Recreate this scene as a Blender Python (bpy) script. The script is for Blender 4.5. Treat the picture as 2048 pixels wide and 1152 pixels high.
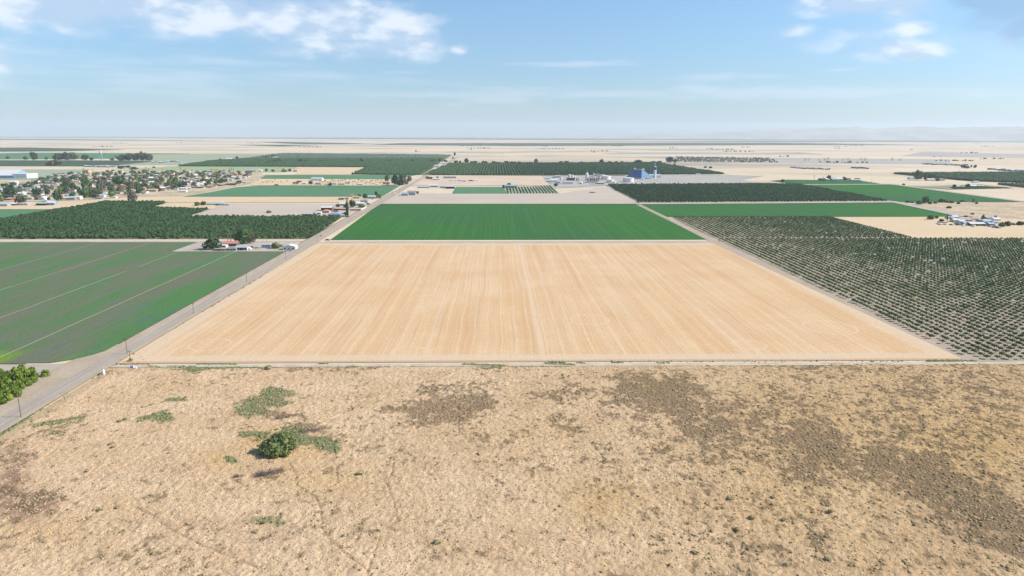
import bpy, math, random
import numpy as np
from mathutils import Vector, Matrix
R = math.radians
for o in list(bpy.data.objects): bpy.data.objects.remove(o)
sc = bpy.context.scene
COL = sc.collection
rnd = random.Random(7)
RNG = np.random.default_rng(11)

# ------------------------------------------------------------------ camera
H, F = 106.0, 1365.0
PITCH, YAW, ROLL = R(12.68), R(1.3), R(0.18)
fwd = Vector((math.sin(YAW)*math.cos(PITCH), math.cos(YAW)*math.cos(PITCH), -math.sin(PITCH)))
r0 = Vector((math.cos(YAW), -math.sin(YAW), 0)); u0 = r0.cross(fwd)
rv = r0*math.cos(ROLL) + u0*math.sin(ROLL); uv_ = rv.cross(fwd)
cam = bpy.data.cameras.new('camera'); cam_ob = bpy.data.objects.new('camera', cam); COL.objects.link(cam_ob)
cam.sensor_width = 36; cam.lens = 36*F/2048; cam.clip_start = 0.5; cam.clip_end = 120000
M = Matrix((rv, uv_, -fwd)).transposed().to_4x4(); M.translation = Vector((0, 0, H)); cam_ob.matrix_world = M
sc.camera = cam_ob

def G(u, v, z=0.0, far=23500):            # ground point seen at a photo pixel
    d = rv*((u-1024)/F) + uv_*(-(v-576)/F) + fwd
    if d.z > -1e-4: d.z = -1e-4
    t = (z-H)/d.z
    p = Vector((0, 0, H)) + d*t
    r = math.hypot(p.x, p.y)
    if r > far: p.x *= far/r; p.y *= far/r
    return p.x, p.y
def proj(X, Y, Z):                         # numpy: world -> photo pixel
    dz = Z-H
    zc = X*fwd.x+Y*fwd.y+dz*fwd.z
    return 1024+F*(X*rv.x+Y*rv.y+dz*rv.z)/zc, 576-F*(X*uv_.x+Y*uv_.y+dz*uv_.z)/zc
def S(u, v):                               # metres per photo pixel there
    x, y = G(u, v); return (x*fwd.x+y*fwd.y+H*-fwd.z)/F

# ------------------------------------------------------------------ light
SUN_EL, SUN_AZ = R(37), R(91)              # azimuth clockwise from +Y
sd = Vector((math.sin(SUN_AZ)*math.cos(SUN_EL), math.cos(SUN_AZ)*math.cos(SUN_EL), math.sin(SUN_EL)))
sl = bpy.data.lights.new('sun', 'SUN'); sl.energy = 4.0; sl.angle = R(0.5); sl.color = (1, 0.95, 0.87)
so = bpy.data.objects.new('sun', sl); COL.objects.link(so); so.rotation_euler = sd.to_track_quat('Z', 'Y').to_euler()
sc.view_settings.view_transform = 'Standard'; sc.view_settings.look = 'None'
sc.view_settings.exposure = 0.60; sc.view_settings.gamma = 1
sc.cycles.use_denoising = True; sc.cycles.max_bounces = 5; sc.cycles.diffuse_bounces = 2
sc.cycles.volume_bounces = 1; sc.cycles.transparent_max_bounces = 8
try: sc.cycles.denoising_prefilter = 'ACCURATE'
except Exception: pass

class NT:                                   # small node-tree helper
    def __init__(s, t): s.t = t; s.n = t.nodes; s.l = t.links
    def new(s, ty, **kw):
        nd = s.n.new(ty)
        for k, v in kw.items():
            if k.startswith('i_'):
                nd.inputs[k[2:].replace('_', ' ')].default_value = v
            else: setattr(nd, k, v)
        return nd
    def set(s, sock, v):
        if hasattr(v, 'is_output') or hasattr(v, 'links'): s.l.new(v, sock)
        else: sock.default_value = v
    def math(s, op, a, b=0.0, c=None, clamp=False):
        nd = s.n.new('ShaderNodeMath'); nd.operation = op; nd.use_clamp = clamp
        s.set(nd.inputs[0], a); s.set(nd.inputs[1], b)
        if c is not None: s.set(nd.inputs[2], c)
        return nd.outputs[0]
    def mix(s, f, a, b):
        nd = s.n.new('ShaderNodeMix'); nd.data_type = 'RGBA'
        s.set(nd.inputs[0], f); s.set(nd.inputs[6], c4(a)); s.set(nd.inputs[7], c4(b)); return nd.outputs[2]
    def ramp(s, f, a, b, ca=0.0, cb=1.0):
        nd = s.n.new('ShaderNodeMapRange'); nd.interpolation_type = 'SMOOTHSTEP'
        s.set(nd.inputs[0], f); nd.inputs[1].default_value = a; nd.inputs[2].default_value = b
        nd.inputs[3].default_value = ca; nd.inputs[4].default_value = cb; return nd.outputs[0]
    def vec(s, x, y, z=0.0):
        nd = s.n.new('ShaderNodeCombineXYZ')
        for i, v in enumerate((x, y, z)): s.set(nd.inputs[i], v)
        return nd.outputs[0]
    def noise(s, vec, scale, detail=4, rough=0.55, dim='3D', out=0):
        nd = s.n.new('ShaderNodeTexNoise'); nd.noise_dimensions = dim
        s.l.new(vec, nd.inputs['Vector']); nd.inputs['Scale'].default_value = scale
        nd.inputs['Detail'].default_value = detail; nd.inputs['Roughness'].default_value = rough
        return nd.outputs[out]
def c4(c):
    if hasattr(c, 'links'): return c
    return (*c, 1.0) if len(c) == 3 else c

# ------------------------------------------------------------------ sky (world)
W = bpy.data.worlds.new('World'); sc.world = W; W.use_nodes = True
T = NT(W.node_tree); T.n.clear()
tc = T.new('ShaderNodeTexCoord'); sep = T.new('ShaderNodeSeparateXYZ'); T.l.new(tc.outputs['Generated'], sep.inputs[0])
zx = T.math('MAXIMUM', sep.outputs[2], 0.004)
dirv = T.vec(sep.outputs[0], sep.outputs[1], zx)
sky = T.new('ShaderNodeTexSky', sky_type='NISHITA', sun_disc=False, sun_elevation=SUN_EL, sun_rotation=SUN_AZ,
            air_density=1.0, dust_density=0.7, ozone_density=1.6, altitude=50)
T.l.new(dirv, sky.inputs[0])
# clouds laid out by bearing and height above the horizon (degrees)
az = T.math('MULTIPLY', T.math('ARCTAN2', sep.outputs[0], sep.outputs[1]), 57.2958)
el = T.math('MULTIPLY', T.math('ARCSINE', sep.outputs[2]), 57.2958)
ae = T.vec(az, T.math('MULTIPLY', el, 2.2), 0)
wob = T.noise(ae, 0.20, 7, 0.52)
wobu = T.noise(T.vec(T.math('ADD', az, .5), T.math('ADD', T.math('MULTIPLY', el, 2.2), 1.1), 0), 0.22, 5, 0.5)
wob2 = T.noise(ae, 0.9, 5, 0.6)
strk = T.noise(T.vec(T.math('MULTIPLY', az, 0.25), T.math('MULTIPLY', el, 2.4), 3.0), 0.5, 6, 0.6)
def blobs(lst):
    acc = None
    for (u, v, ru, rvv, w) in lst:
        d = (rv*((u-1024)/F) + uv_*(-(v-576)/F) + fwd).normalized()
        a0 = math.degrees(math.atan2(d.x, d.y)); e0 = math.degrees(math.asin(d.z))
        ra = math.degrees(ru/F)*0.9; re = math.degrees(rvv/F)*0.9
        x = T.math('MULTIPLY', T.math('SUBTRACT', az, a0), 1/ra); y = T.math('MULTIPLY', T.math('SUBTRACT', el, e0), 1/re)
        q = T.math('SQRT', T.math('ADD', T.math('MULTIPLY', x, x), T.math('MULTIPLY', y, y)))
        m = T.math('MULTIPLY', T.math('SUBTRACT', 1.0, q), w)
        acc = m if acc is None else T.math('MAXIMUM', acc, m)
    return T.math('MAXIMUM', acc, -1.0)
cum = blobs([(20, 12, 80, 38, 1.2), (130, 22, 90, 40, 1.1), (220, 8, 150, 36, 1.2), (150, 5, 120, 25, 1), (290, 12, 120, 44, 1.2), (330, 45, 100, 26, .7), (440, 12, 130, 48, 1), (560, 30, 140, 52, 1),
             (650, 55, 150, 48, 1), (700, 20, 90, 32, 1), (800, 62, 80, 48, 1), (845, 90, 48, 26, .9), (700, 92, 160, 22, .7), (600, 100, 70, 14, .5), (920, 97, 20, 10, .8), (0, 115, 20, 26, 1),
             (1730, 5, 110, 26, 1), (1800, 14, 60, 26, 1), (1825, 60, 32, 17, 1), (1790, 95, 62, 18, .8), (1840, 102, 38, 18, 1), (1730, 75, 60, 20, .5), (1590, 62, 30, 9, .6),
             (1620, 0, 25, 8, .7), (250, 52, 80, 8, .5),
             (-500, 60, 260, 60, .9), (2650, -20, 300, 60, .9), (900, -420, 500, 160, .8), (-900, -200, 300, 90, .8)])
cm = T.ramp(T.math('ADD', cum, T.math('MULTIPLY', T.math('SUBTRACT', wob, 0.48), 2.3)), -0.36, 0.78)
thin = blobs([(1130, 128, 150, 7, 1), (1170, 127, 60, 6, 1), (1400, 155, 120, 8, .9), (1530, 152, 90, 6, .8), (1400, 180, 90, 16, 1.1), (1480, 186, 170, 18, 1), (1250, 188, 240, 10, .9),
              (1600, 190, 220, 14, .7), (450, 125, 160, 18, .6), (400, 158, 420, 28, .55), (600, 190, 380, 24, .5), (180, 130, 220, 30, .4), (820, 145, 70, 5, .6), (1680, 140, 40, 4, .7), (980, 190, 240, 20, .4),
              (1960, 190, 120, 8, .5), (60, 100, 140, 18, .5)])
tm = T.math('MULTIPLY', T.ramp(T.math('ADD', thin, T.math('MULTIPLY', T.math('SUBTRACT', strk, 0.48), 3.0)), -0.1, 0.9), 0.34)
dk = blobs([(2015, 18, 80, 34, 1), (1970, 0, 60, 25, 1), (2060, 45, 50, 26, 1), (2200, 0, 150, 60, 1)])
dm = T.math('MULTIPLY', T.ramp(T.math('ADD', dk, T.math('MULTIPLY', T.math('SUBTRACT', wob, 0.48), 2.2)), -0.3, 0.5), 0.62)
shade = T.ramp(T.math('ADD', T.math('MULTIPLY', T.math('SUBTRACT', wob, wobu), 2.6), T.math('MULTIPLY', wob2, .5)), 0.05, 0.62)
tint = T.new('ShaderNodeVectorMath', operation='MULTIPLY'); T.l.new(sky.outputs[0], tint.inputs[0]); tf = T.ramp(el, 1.0, 12.0); T.l.new(T.mix(tf, (.54, .74, .98), (.71, .91, 1.06)), tint.inputs[1])
ccol = T.mix(shade, (3.7, 4.7, 6.0), (6.6, 6.9, 7.4))
mx = T.mix(T.math('MULTIPLY', cm, 0.76), tint.outputs[0], ccol)
mx = T.mix(tm, mx, (5.6, 6.1, 7.0))
mx = T.mix(dm, mx, (1.7, 3.0, 4.6))
bg = T.new('ShaderNodeBackground'); T.l.new(mx, bg.inputs[0]); bg.inputs[1].default_value = 0.10
wo = T.new('ShaderNodeOutputWorld'); T.l.new(bg.outputs[0], wo.inputs[0])

# ------------------------------------------------------------------ object helpers
def np_mesh(name, V, Fc, attrs=None, smooth=False):
    me = bpy.data.meshes.new(name)
    V = np.asarray(V, np.float32).reshape(-1, 3); Fc = np.asarray(Fc, np.int32); k = Fc.shape[1]
    me.vertices.add(len(V)); me.vertices.foreach_set('co', V.ravel())
    me.loops.add(Fc.size); me.loops.foreach_set('vertex_index', Fc.ravel())
    me.polygons.add(len(Fc)); me.polygons.foreach_set('loop_start', np.arange(0, Fc.size, k, dtype=np.int32))
    if smooth: me.polygons.foreach_set('use_smooth', np.ones(len(Fc), bool))
    for an, av in (attrs or {}).items():
        a = me.attributes.new(an, 'FLOAT', 'POINT'); a.data.foreach_set('value', np.asarray(av, np.float32).ravel())
    me.update(calc_edges=True)
    return me
class MB:
    def __init__(s): s.v = []; s.f = []
    def add(s, vs, fs):
        o = len(s.v); s.v += [tuple(p) for p in vs]; s.f += [[i+o for i in f] for f in fs]; return s
    def box(s, x0, x1, y0, y1, z0, z1):
        return s.add([(x0,y0,z0),(x1,y0,z0),(x1,y1,z0),(x0,y1,z0),(x0,y0,z1),(x1,y0,z1),(x1,y1,z1),(x0,y1,z1)],
                     [(3,2,1,0),(4,5,6,7),(0,1,5,4),(1,2,6,5),(2,3,7,6),(3,0,4,7)])
    def cyl(s, x, y, z0, z1, r0, r1=None, n=10, dx=0, dy=0):
        r1 = r0 if r1 is None else r1
        a = [(x+r0*math.cos(6.2832*i/n), y+r0*math.sin(6.2832*i/n), z0) for i in range(n)]
        b = [(x+dx+r1*math.cos(6.2832*i/n), y+dy+r1*math.sin(6.2832*i/n), z1) for i in range(n)]
        return s.add(a+b, [(i,(i+1)%n,n+(i+1)%n,n+i) for i in range(n)]+[tuple(range(n))[::-1], tuple(range(n,2*n))])
    def tube(s, p, q, r, r2=None, n=5):
        p = Vector(p); q = Vector(q); d = (q-p).normalized(); r2 = r if r2 is None else r2
        a = d.orthogonal().normalized(); b = d.cross(a)
        A = [p+(a*math.cos(6.2832*i/n)+b*math.sin(6.2832*i/n))*r for i in range(n)]
        B = [q+(a*math.cos(6.2832*i/n)+b*math.sin(6.2832*i/n))*r2 for i in range(n)]
        return s.add(A+B, [(i,(i+1)%n,n+(i+1)%n,n+i) for i in range(n)]+[tuple(range(n))[::-1], tuple(range(n,2*n))])
    def gable(s, w, d, z, h, e=0.4, along='x', th=0.15):      # roof with overhang and thickness
        X, Y = w/2+e, d/2+e
        if along == 'x':
            p = [(-X,-Y,z-.1),(X,-Y,z-.1),(X,0,z+h),(-X,0,z+h),(-X,Y,z-.1),(X,Y,z-.1)]
        else:
            p = [(-X,-Y,z-.1),(-X,Y,z-.1),(0,Y,z+h),(0,-Y,z+h),(X,-Y,z-.1),(X,Y,z-.1)]
        q = [(a,b,c+th) for a,b,c in p]
        return s.add(p+q, [(6,7,8,9),(9,8,11,10),(3,2,1,0),(4,5,2,3),(0,1,7,6),(1,2,8,7),(2,5,11,8),(5,4,10,11),(4,3,9,10),(3,0,6,9)])
    def gwall(s, w, d, z, h, along='x'):                      # walls with gable ends
        X, Y = w/2, d/2
        s.add([(-X,-Y,0),(X,-Y,0),(X,Y,0),(-X,Y,0),(-X,-Y,z),(X,-Y,z),(X,Y,z),(-X,Y,z)], [(0,1,5,4),(1,2,6,5),(2,3,7,6),(3,0,4,7),(4,5,6,7),(3,2,1,0)])
        if along == 'x':
            s.add([(X,-Y,z),(X,Y,z),(X,0,z+h*.97),(-X,-Y,z),(-X,Y,z),(-X,0,z+h*.97)], [(0,1,2),(5,4,3)])
        else:
            s.add([(-X,-Y,z),(X,-Y,z),(0,-Y,z+h*.97),(-X,Y,z),(X,Y,z),(0,Y,z+h*.97)], [(0,1,2),(5,4,3)])
        return s
    def mesh(s, name):
        me = bpy.data.meshes.new(name); me.from_pydata(s.v, [], s.f); me.update(); return me
def tag(o, label=None, cat=None, group=None, kind=None):
    if label: o['label'] = label
    if cat: o['category'] = cat
    if group: o['group'] = group
    if kind: o['kind'] = kind
    return o
def ob(name, me, mt=None, parent=None, loc=None):
    if mt is not None and len(me.materials) == 0: me.materials.append(mt)
    o = bpy.data.objects.new(name, me); COL.objects.link(o)
    if parent: o.parent = parent
    if loc: o.location = loc
    return o
def thing(name, x, y, z=0, rz=0):
    o = bpy.data.objects.new(name, None); COL.objects.link(o); o.location = (x, y, z); o.rotation_euler.z = rz
    o.empty_display_size = 1; return o
def dup(o, x, y, z=0, rz=0, s=(1,1,1)):
    c = o.copy(); COL.objects.link(c); c.location = (x, y, z); c.rotation_euler.z = rz; c.scale = s
    def rec(a, b):
        for ch in list(a.children):
            d = ch.copy(); COL.objects.link(d); d.parent = b; rec(ch, d)
    rec(o, c); return c
ORD = ['first','second','third','fourth','fifth','sixth','seventh','eighth','ninth','tenth','eleventh','twelfth','thirteenth','fourteenth','fifteenth','sixteenth','seventeenth','eighteenth','nineteenth']
def ordn(i):
    if i < 19: return ORD[i]
    t, u = divmod(i+1, 10); tens = ['','','twenty','thirty','forty','fifty','sixty','seventy','eighty','ninety'][t]
    return (tens.replace('ty','tieth') if u == 0 else tens+'-'+ORD[u-1])
def rank(lst, fmt):                        # lst of objects; label each by its order from the left
    L = [(proj(o.location.x, o.location.y, 0)[0], i, o) for i, o in enumerate(lst)]
    for k, (_, _, o) in enumerate(sorted(L, key=lambda t: (t[0], t[1]))):
        o['label'] = fmt.format(ordn(k)) if len(L) > 1 else fmt.replace(', {} from the left', '').replace(' {} from the left', '').format('')

# ------------------------------------------------------------------ materials
def bsdf(name, rough=0.9, spec=0.15):
    m = bpy.data.materials.new(name); m.use_nodes = True; t = NT(m.node_tree)
    b = t.n['Principled BSDF']; b.inputs['Roughness'].default_value = rough; b.inputs['Specular IOR Level'].default_value = spec
    return m, t, b
def posn(t): return t.new('ShaderNodeNewGeometry').outputs['Position']
def plain(name, c, rough=0.8, var=0.12, scale=0.8, spec=0.2, metal=0.0):
    m, t, b = bsdf(name, rough, spec); b.inputs['Metallic'].default_value = metal
    n = t.noise(posn(t), scale, 5, 0.6)
    lo = tuple(x*(1-var) for x in c); hi = tuple(min(1, x*(1+var)) for x in c)
    t.l.new(t.mix(t.ramp(n, .3, .7), lo, hi), b.inputs['Base Color']); return m
def leafmat(name, c, c2, scale=0.6):
    m, t, b = bsdf(name, 0.75, 0.2)
    oi = t.new('ShaderNodeObjectInfo')
    n = t.noise(posn(t), scale, 3, 0.6)
    f = t.math('ADD', t.math('MULTIPLY', t.ramp(n, .3, .7), .7), t.math('MULTIPLY', oi.outputs['Random'], .3))
    t.l.new(t.mix(f, c, c2), b.inputs['Base Color']); return m
def field(name, ca, cb, big=0.01, stripe=0.0, sx=0.3, cs=None, fine=0.5, fineamt=0.25, bump=0.0, axis='x', sy=0.006):
    """soil or crop: large patches ca..cb, rows that run along +Y, fine speckle"""
    m, t, b = bsdf(name, 1.0, 0.05); p = posn(t); sp = t.new('ShaderNodeSeparateXYZ'); t.l.new(p, sp.inputs[0])
    n = t.noise(p, big, 5, 0.6); col = t.mix(t.ramp(n, .3, .7), ca, cb)
    if stripe:
        a, q = (sp.outputs[0], sp.outputs[1]) if axis == 'x' else (sp.outputs[1], sp.outputs[0])
        sv = t.vec(t.math('MULTIPLY', a, sx), t.math('MULTIPLY', q, sy), 0)
        s = t.noise(sv, 1.0, 4, 0.65)
        col = t.mix(t.math('MULTIPLY', t.ramp(s, .42, .62), stripe), col, cs or tuple(x*.7 for x in cb))
    f = t.noise(p, fine, 4, 0.7)
    k = t.ramp(f, .3, .7, 1-fineamt, 1+fineamt)
    mul = t.new('ShaderNodeVectorMath', operation='SCALE'); t.l.new(col, mul.inputs[0]); t.l.new(k, mul.inputs[3])
    t.l.new(mul.outputs[0], b.inputs['Base Color'])
    if bump:
        bp = t.new('ShaderNodeBump'); bp.inputs['Strength'].default_value = bump; bp.inputs['Distance'].default_value = 0.3
        t.l.new(f, bp.inputs['Height']); t.l.new(bp.outputs[0], b.inputs['Normal'])
    return m
def L(r, g, b):                            # picture colour -> linear
    f = lambda c: (c/255/12.92 if c/255 <= .04045 else ((c/255+.055)/1.055)**2.4)
    return (f(r), f(g), f(b))
KEX = 0.72
def P(r, g, b, k=KEX):                     # base colour whose sunlit surface looks like r,g,b
    return tuple(min(.85, x*k) for x in L(r, g, b))

# ------------------------------------------------------------------ ground
gm = field('dry_plain', P(246,226,196), P(236,212,178), big=0.0016, fine=0.05, fineamt=0.06)
t = NT(gm.node_tree); b = t.n['Principled BSDF']; src = b.inputs['Base Color'].links[0].from_socket
p = posn(t); sp = t.new('ShaderNodeSeparateXYZ'); t.l.new(p, sp.inputs[0])
pv = t.vec(t.math('MULTIPLY', sp.outputs[0], .35), t.math('MULTIPLY', sp.outputs[1], .8), 0)
sc1 = t.noise(pv, 0.0022, 8, 0.66); sc2 = t.noise(pv, 0.0007, 9, 0.7); m1 = t.math('MAXIMUM', t.math('MULTIPLY', t.ramp(sc1, .52, .62), .6), t.math('MULTIPLY', t.ramp(sc2, .50, .60), .7))
t.l.new(t.mix(m1, src, P(168,160,140)), b.inputs['Base Color'])
rs = [0, 60, 130, 250, 400, 700, 1100, 1800, 3000, 5000, 8000, 12000, 17000, 21000, 23800]; n = 96
V = [(0, 0, -0.06)]; 
for k in rs[1:]:
    V += [(k*math.cos(6.283185*i/n), k*math.sin(6.283185*i/n), -0.06) for i in range(n)]
FF = [[0, 1+i, 1+(i+1) % n, 1+(i+1) % n] for i in range(n)]
me = bpy.data.meshes.new('ground')
fs = [(0, 1+i, 1+(i+1) % n) for i in range(n)]
for r_ in range(len(rs)-2):
    a = 1+r_*n; c = a+n
    fs += [(a+i, c+i, c+(i+1) % n, a+(i+1) % n) for i in range(n)]
me.from_pydata(V, [], fs); me.update()
tag(ob('ground', me, gm), 'dry pale plain reaching the horizon', 'ground', kind='structure')

ZL = [0]
def sheet(name, pts, mt, label, cat='field', px=True, lift=None, kind='structure'):
    ZL[0] += 1
    W_ = [G(*q) for q in pts] if px else pts
    cy = sum(w[1] for w in W_)/len(W_)
    z = (0.006 + 0.004*ZL[0]) if cy < 1000 else (0.1+0.012*ZL[0] if cy < 4000 else 0.5+0.03*ZL[0])
    if lift is not None: z = lift
    me = bpy.data.meshes.new(name); me.from_pydata([(x, y, z) for x, y in W_], [], [list(range(len(W_)))]); me.update()
    if me.polygons[0].normal.z < 0: me.flip_normals()
    return tag(ob(name, me, mt), label, cat, kind=kind)

m_farblue = field('far_orchard_green', (.05,.085,.05), (.07,.11,.06), big=0.004, fine=0.05, fineamt=.2)
m_greyg = field('grey_green_field', P(182,190,160), P(172,182,150), big=0.004, fine=.05, fineamt=.05)
m_green2 = field('far_green_field', P(112,160,118,.62), P(104,150,108,.62), big=.004, fine=.2, fineamt=.08, stripe=.2, sx=.1, cs=P(120,165,110,.6))
m_paleg = field('pale_green_field', P(172,192,140), P(180,190,145), big=.004, fine=.1, fineamt=.05)
m_green = field('bright_green_crop', P(62,126,50,.68), P(70,116,72,.66), big=.004, fine=.9, fineamt=.14, stripe=.34, sx=.34, cs=P(92,146,72,.68), bump=.25, sy=.003)
m_wheat = field('wheat_stubble_pale', P(244,218,178), P(236,206,166), big=.01, fine=.3, fineamt=.08, stripe=.15, sx=.1, cs=P(228,196,156), axis='y')
m_fallow = field('fallow_soil_pale', P(224,206,186), P(214,196,178), big=.008, fine=.3, fineamt=.06, stripe=.35, sx=.06, cs=P(204,190,172), axis='y')
m_pink = field('dry_grass_pale', P(240,216,190), P(226,200,172), big=.012, fine=.2, fineamt=.08)
m_gravel = field('gravel_pale', P(206,198,186), P(190,184,172), big=.02, fine=.5, fineamt=.1)
m_orch = field('orchard_soil', P(202,184,160), P(182,166,144), big=.02, fine=.6, fineamt=.16)
m_orchd = field('orchard_floor_weedy', P(120,130,92), P(140,138,108), big=.02, fine=.3, fineamt=.15)
m_dirt = field('dirt_track', P(214,194,168), P(198,178,152), big=.05, fine=1.2, fineamt=.12, stripe=.4, sx=1.2, cs=P(178,164,148))
m_dirtx = field('dirt_lane', P(218,206,190), P(202,188,168), big=.05, fine=1.2, fineamt=.1, stripe=.4, sx=1.0, cs=P(180,168,150), axis='y')
m_asph = field('worn_asphalt', P(198,184,166), P(206,192,174), big=.05, fine=1.5, fineamt=.1, stripe=.6, sx=.9, cs=P(168,154,142), bump=.15)
m_scrubf = field('dry_scrub_field', P(232,206,172), P(200,180,146), big=.03, fine=.25, fineamt=.25)
m_town = field('village_yards', P(230,206,170), P(190,178,142), big=.02, fine=.1, fineamt=.25)
m_weedg = field('weedy_ground', P(150,160,126), P(176,172,136), big=.02, fine=.15, fineamt=.2)

# far bands (dark orchards and pale strips toward the horizon)
far = [
 ((-300,296),(60,295),(250,299.5),(130,302.5),(-300,306)),
 ((740,289.6),(800,286.4),(1540,285.6),(1860,289.4),(1540,290.4),(1030,292.2)),
 ((-400,270.6),(-400,273.2),(1024,279.2),(1024,275.8)),
 ((480,277),(1000,279.4),(2500,283),(2500,279.5),(1400,276.5)),
 ((1300,281.8),(1536,283.4),(2500,286.2),(2500,283.6),(1700,281.8)),
 ((512,284.2),(600,288.5),(760,288.4),(690,286),(560,283.6)),
 ((0,277.4),(250,279.4),(500,283),(300,281.2),(-300,278.4)),
 ((1060,283.4),(1700,284.4),(1500,283.2),(1200,282.6)),
 ((470,290.4),(560,293),(640,292),(560,289.6)),
]
for i, pl in enumerate(far):
    sheet('far_orchard', pl, m_farblue, 'dark blue-green far orchard strip, ' + ['beyond the village at left edge','long central band','on the left horizon','thin band under the horizon','thin band below the hazy hills','short strip left of the centre band','thin streak left under the horizon','thin streak above the centre band','tiny strip above the pale field'][i], 'orchard')
m_mauve = field('sparse_brush_flat', P(205,196,186), P(190,184,170), big=.004, fine=.03, fineamt=.12)
for i, pl in enumerate([((1000,305),(1110,304.3),(1170,303.2),(1060,302)),((1200,308),(1536,309),(1650,308),(1400,304.6),(1240,305)),((1260,314.5),(1340,315),(1330,312),(1290,313)),
                        ((1800,312),(2048,316),(2300,316),(2048,309),(1850,303)),((1500,306),(1650,309),(1600,304.6)),((1330,324),(1540,326),(1900,329),(1900,319),(1536,316),(1350,313)),((880,305),(1010,306.5),(1000,305),(900,303.8)),
                        ((1290,362),(1480,361),(1530,352),(1440,350),(1360,349),(1310,355))]):
    sheet('brush_flat', pl, m_mauve, 'greyish brush flat on the plain, patch ' + ordn(i), 'brush')
sheet('field', ((-300,312),(60,305.5),(380,307),(378,311),(300,317),(-300,321)), m_green2, 'green field behind the water tower')
sheet('field', ((300,309),(420,307),(560,307.6),(500,316),(355,330),(200,331)), m_greyg, 'grey-green mown field beside the far orchard')
sheet('field', ((-300,320),(240,321),(310,323),(240,330),(170,333),(-300,332)), m_farblue, 'dark green field left of the water tower')
sheet('field', ((-300,338),(190,339),(170,346),(90,360),(-300,362)), m_greyg, 'pale olive field behind the white warehouse')
sheet('field', ((190,344),(340,333),(595,334.5),(572,344.5),(510,344.5),(260,345)), m_paleg, 'long pale green field behind the village')
sheet('field', ((480,358.5),(520,350),(835,350),(790,359)), m_green2, 'narrow green field behind the palm row')
sheet('field', ((588,349.4),(606,334.5),(738,335),(702,349.4)), m_wheat, 'tan field cut into the dark orchard')
sheet('field', ((352,332.8),(420,322),(500,314),(560,306.8),(904,310),(846,350.2),(702,349.2),(738,334.6)), m_orchd, 'dark orchard floor left of the road')
sheet('field', ((845,350.5),(900,327),(1310,326),(1455,348.5),(1380,349),(1085,351.5)), m_orchd, 'dark orchard floor behind the plant')
sheet('field', ((520,371.4),(470,375),(425,384),(365,393.3),(765,393.3),(800,372)), m_green2, 'long green field right of the village')
sheet('field', ((500,371),(512,358),(792,359),(778,371.5)), m_wheat, 'tan strip with the palm nursery')
sheet('yards', ((-300,405),(0,403),(60,404),(190,399),(270,393),(360,392),(420,383),(470,373),(500,368),(530,352),(520,343),(250,341),(145,345),(95,362),(-300,366)), m_town, 'mixed yards and lots of the village', 'yard')
sheet('field', ((-300,440),(0,419),(130,419),(250,405),(690,405.5),(765,393.8),(270,394.2),(180,400),(60,406),(-300,408)), m_wheat, 'wheat strip between the village and the orchard')
sheet('field', ((-300,470),(0,440.5),(125,418.6),(-300,418)), m_green2, 'bright green wedge left of the orchard')
sheet('field', ((296,416.5),(340,405.5),(465,407),(422,418.4)), m_wheat, 'tan notch in the left orchard')
sheet('field', ((376,433.8),(424,418.6),(462,407.2),(690,407.6),(740,408),(690,434.4)), m_fallow, 'grey-brown fallow lot behind the left orchard')
sheet('orchard_floor', ((-300,478.6),(624,478.4),(684,434.2),(372,434),(422,418.4),(295,416.4),(335,405.3),(212,404),(0,440),(-300,492)), m_orchd, 'green weedy floor of the left orchard', 'ground')
sheet('field', ((802,386.6),(900,387.4),(1120,387.5),(1225,372),(1277,407.4),(762,407.6)), m_fallow, 'grey fallow lot above the bright green field')
sheet('field', ((835,353),(1083,352),(1105,371),(812,372)), m_pink, 'dry lot right of the road by sheds')
sheet('field', ((912,374.3),(1008,374.3),(1013,388),(904,388)), m_green2, 'small green field beside the young vine rows')
sheet('field', ((1007,374.6),(1104,372),(1119,387.6),(1014,388)), m_greyg, 'pale floor of the young tree rows')
sheet('field', ((1083,352),(1440,349.4),(1500,363),(1540,368),(1212,370.5),(1105,377)), m_gravel, 'gravel yard of the industrial plant', 'yard')
sheet('field', ((660,480.2),(758.5,408.6),(1272,408.8),(1412,479.4)), m_green, 'large bright green crop field')
sheet('field', ((1279,409.2),(1790,405.8),(1870,420),(1945,433),(1900,433.6),(1334,434.4)), m_green, 'bright green crop strip right of the centre field')
sheet('field', ((1600,370.6),(1760,368.6),(1790,370),(2040,404.5),(1800,404.4)), m_green, 'green field wedge far right')
sheet('field', ((1540,362),(1570,359.6),(1720,361.6),(1770,369.2),(1600,369.4)), m_green, 'small green field below the far farm')
sheet('orchard_floor', ((1212,370.6),(1277,406.4),(1784,403.2),(1600,369.6),(1536,368)), m_orch, 'soil floor of the square dark orchard', 'ground')
sheet('field', ((1663,435),(1945,433.4),(2300,452),(2300,477),(1831,477)), m_wheat, 'tan stubble lot beside the right homestead')
sheet('field', ((1790,404.2),(2300,402),(2300,456),(1948,433.6)), m_scrubf, 'rough dry lot with weeds far right')
sheet('field', ((1780,347.5),(2300,345),(2300,372),(1945,363),(1870,356.5)), m_orchd, 'dark orchard floor far right', 'field')
sheet('field', ((1850,373),(1960,369),(2030,376.5),(1900,379.4),(1790,371)), m_weedg, 'weedy lot around the small far farm')
sheet('orchard_floor', ((1345,435),(1661,435.2),(1831,477),(2400,477.5),(2900,724),(1950,723.6),(1442,484)), m_orch, 'grey soil floor of the right orchard', 'ground')
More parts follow.
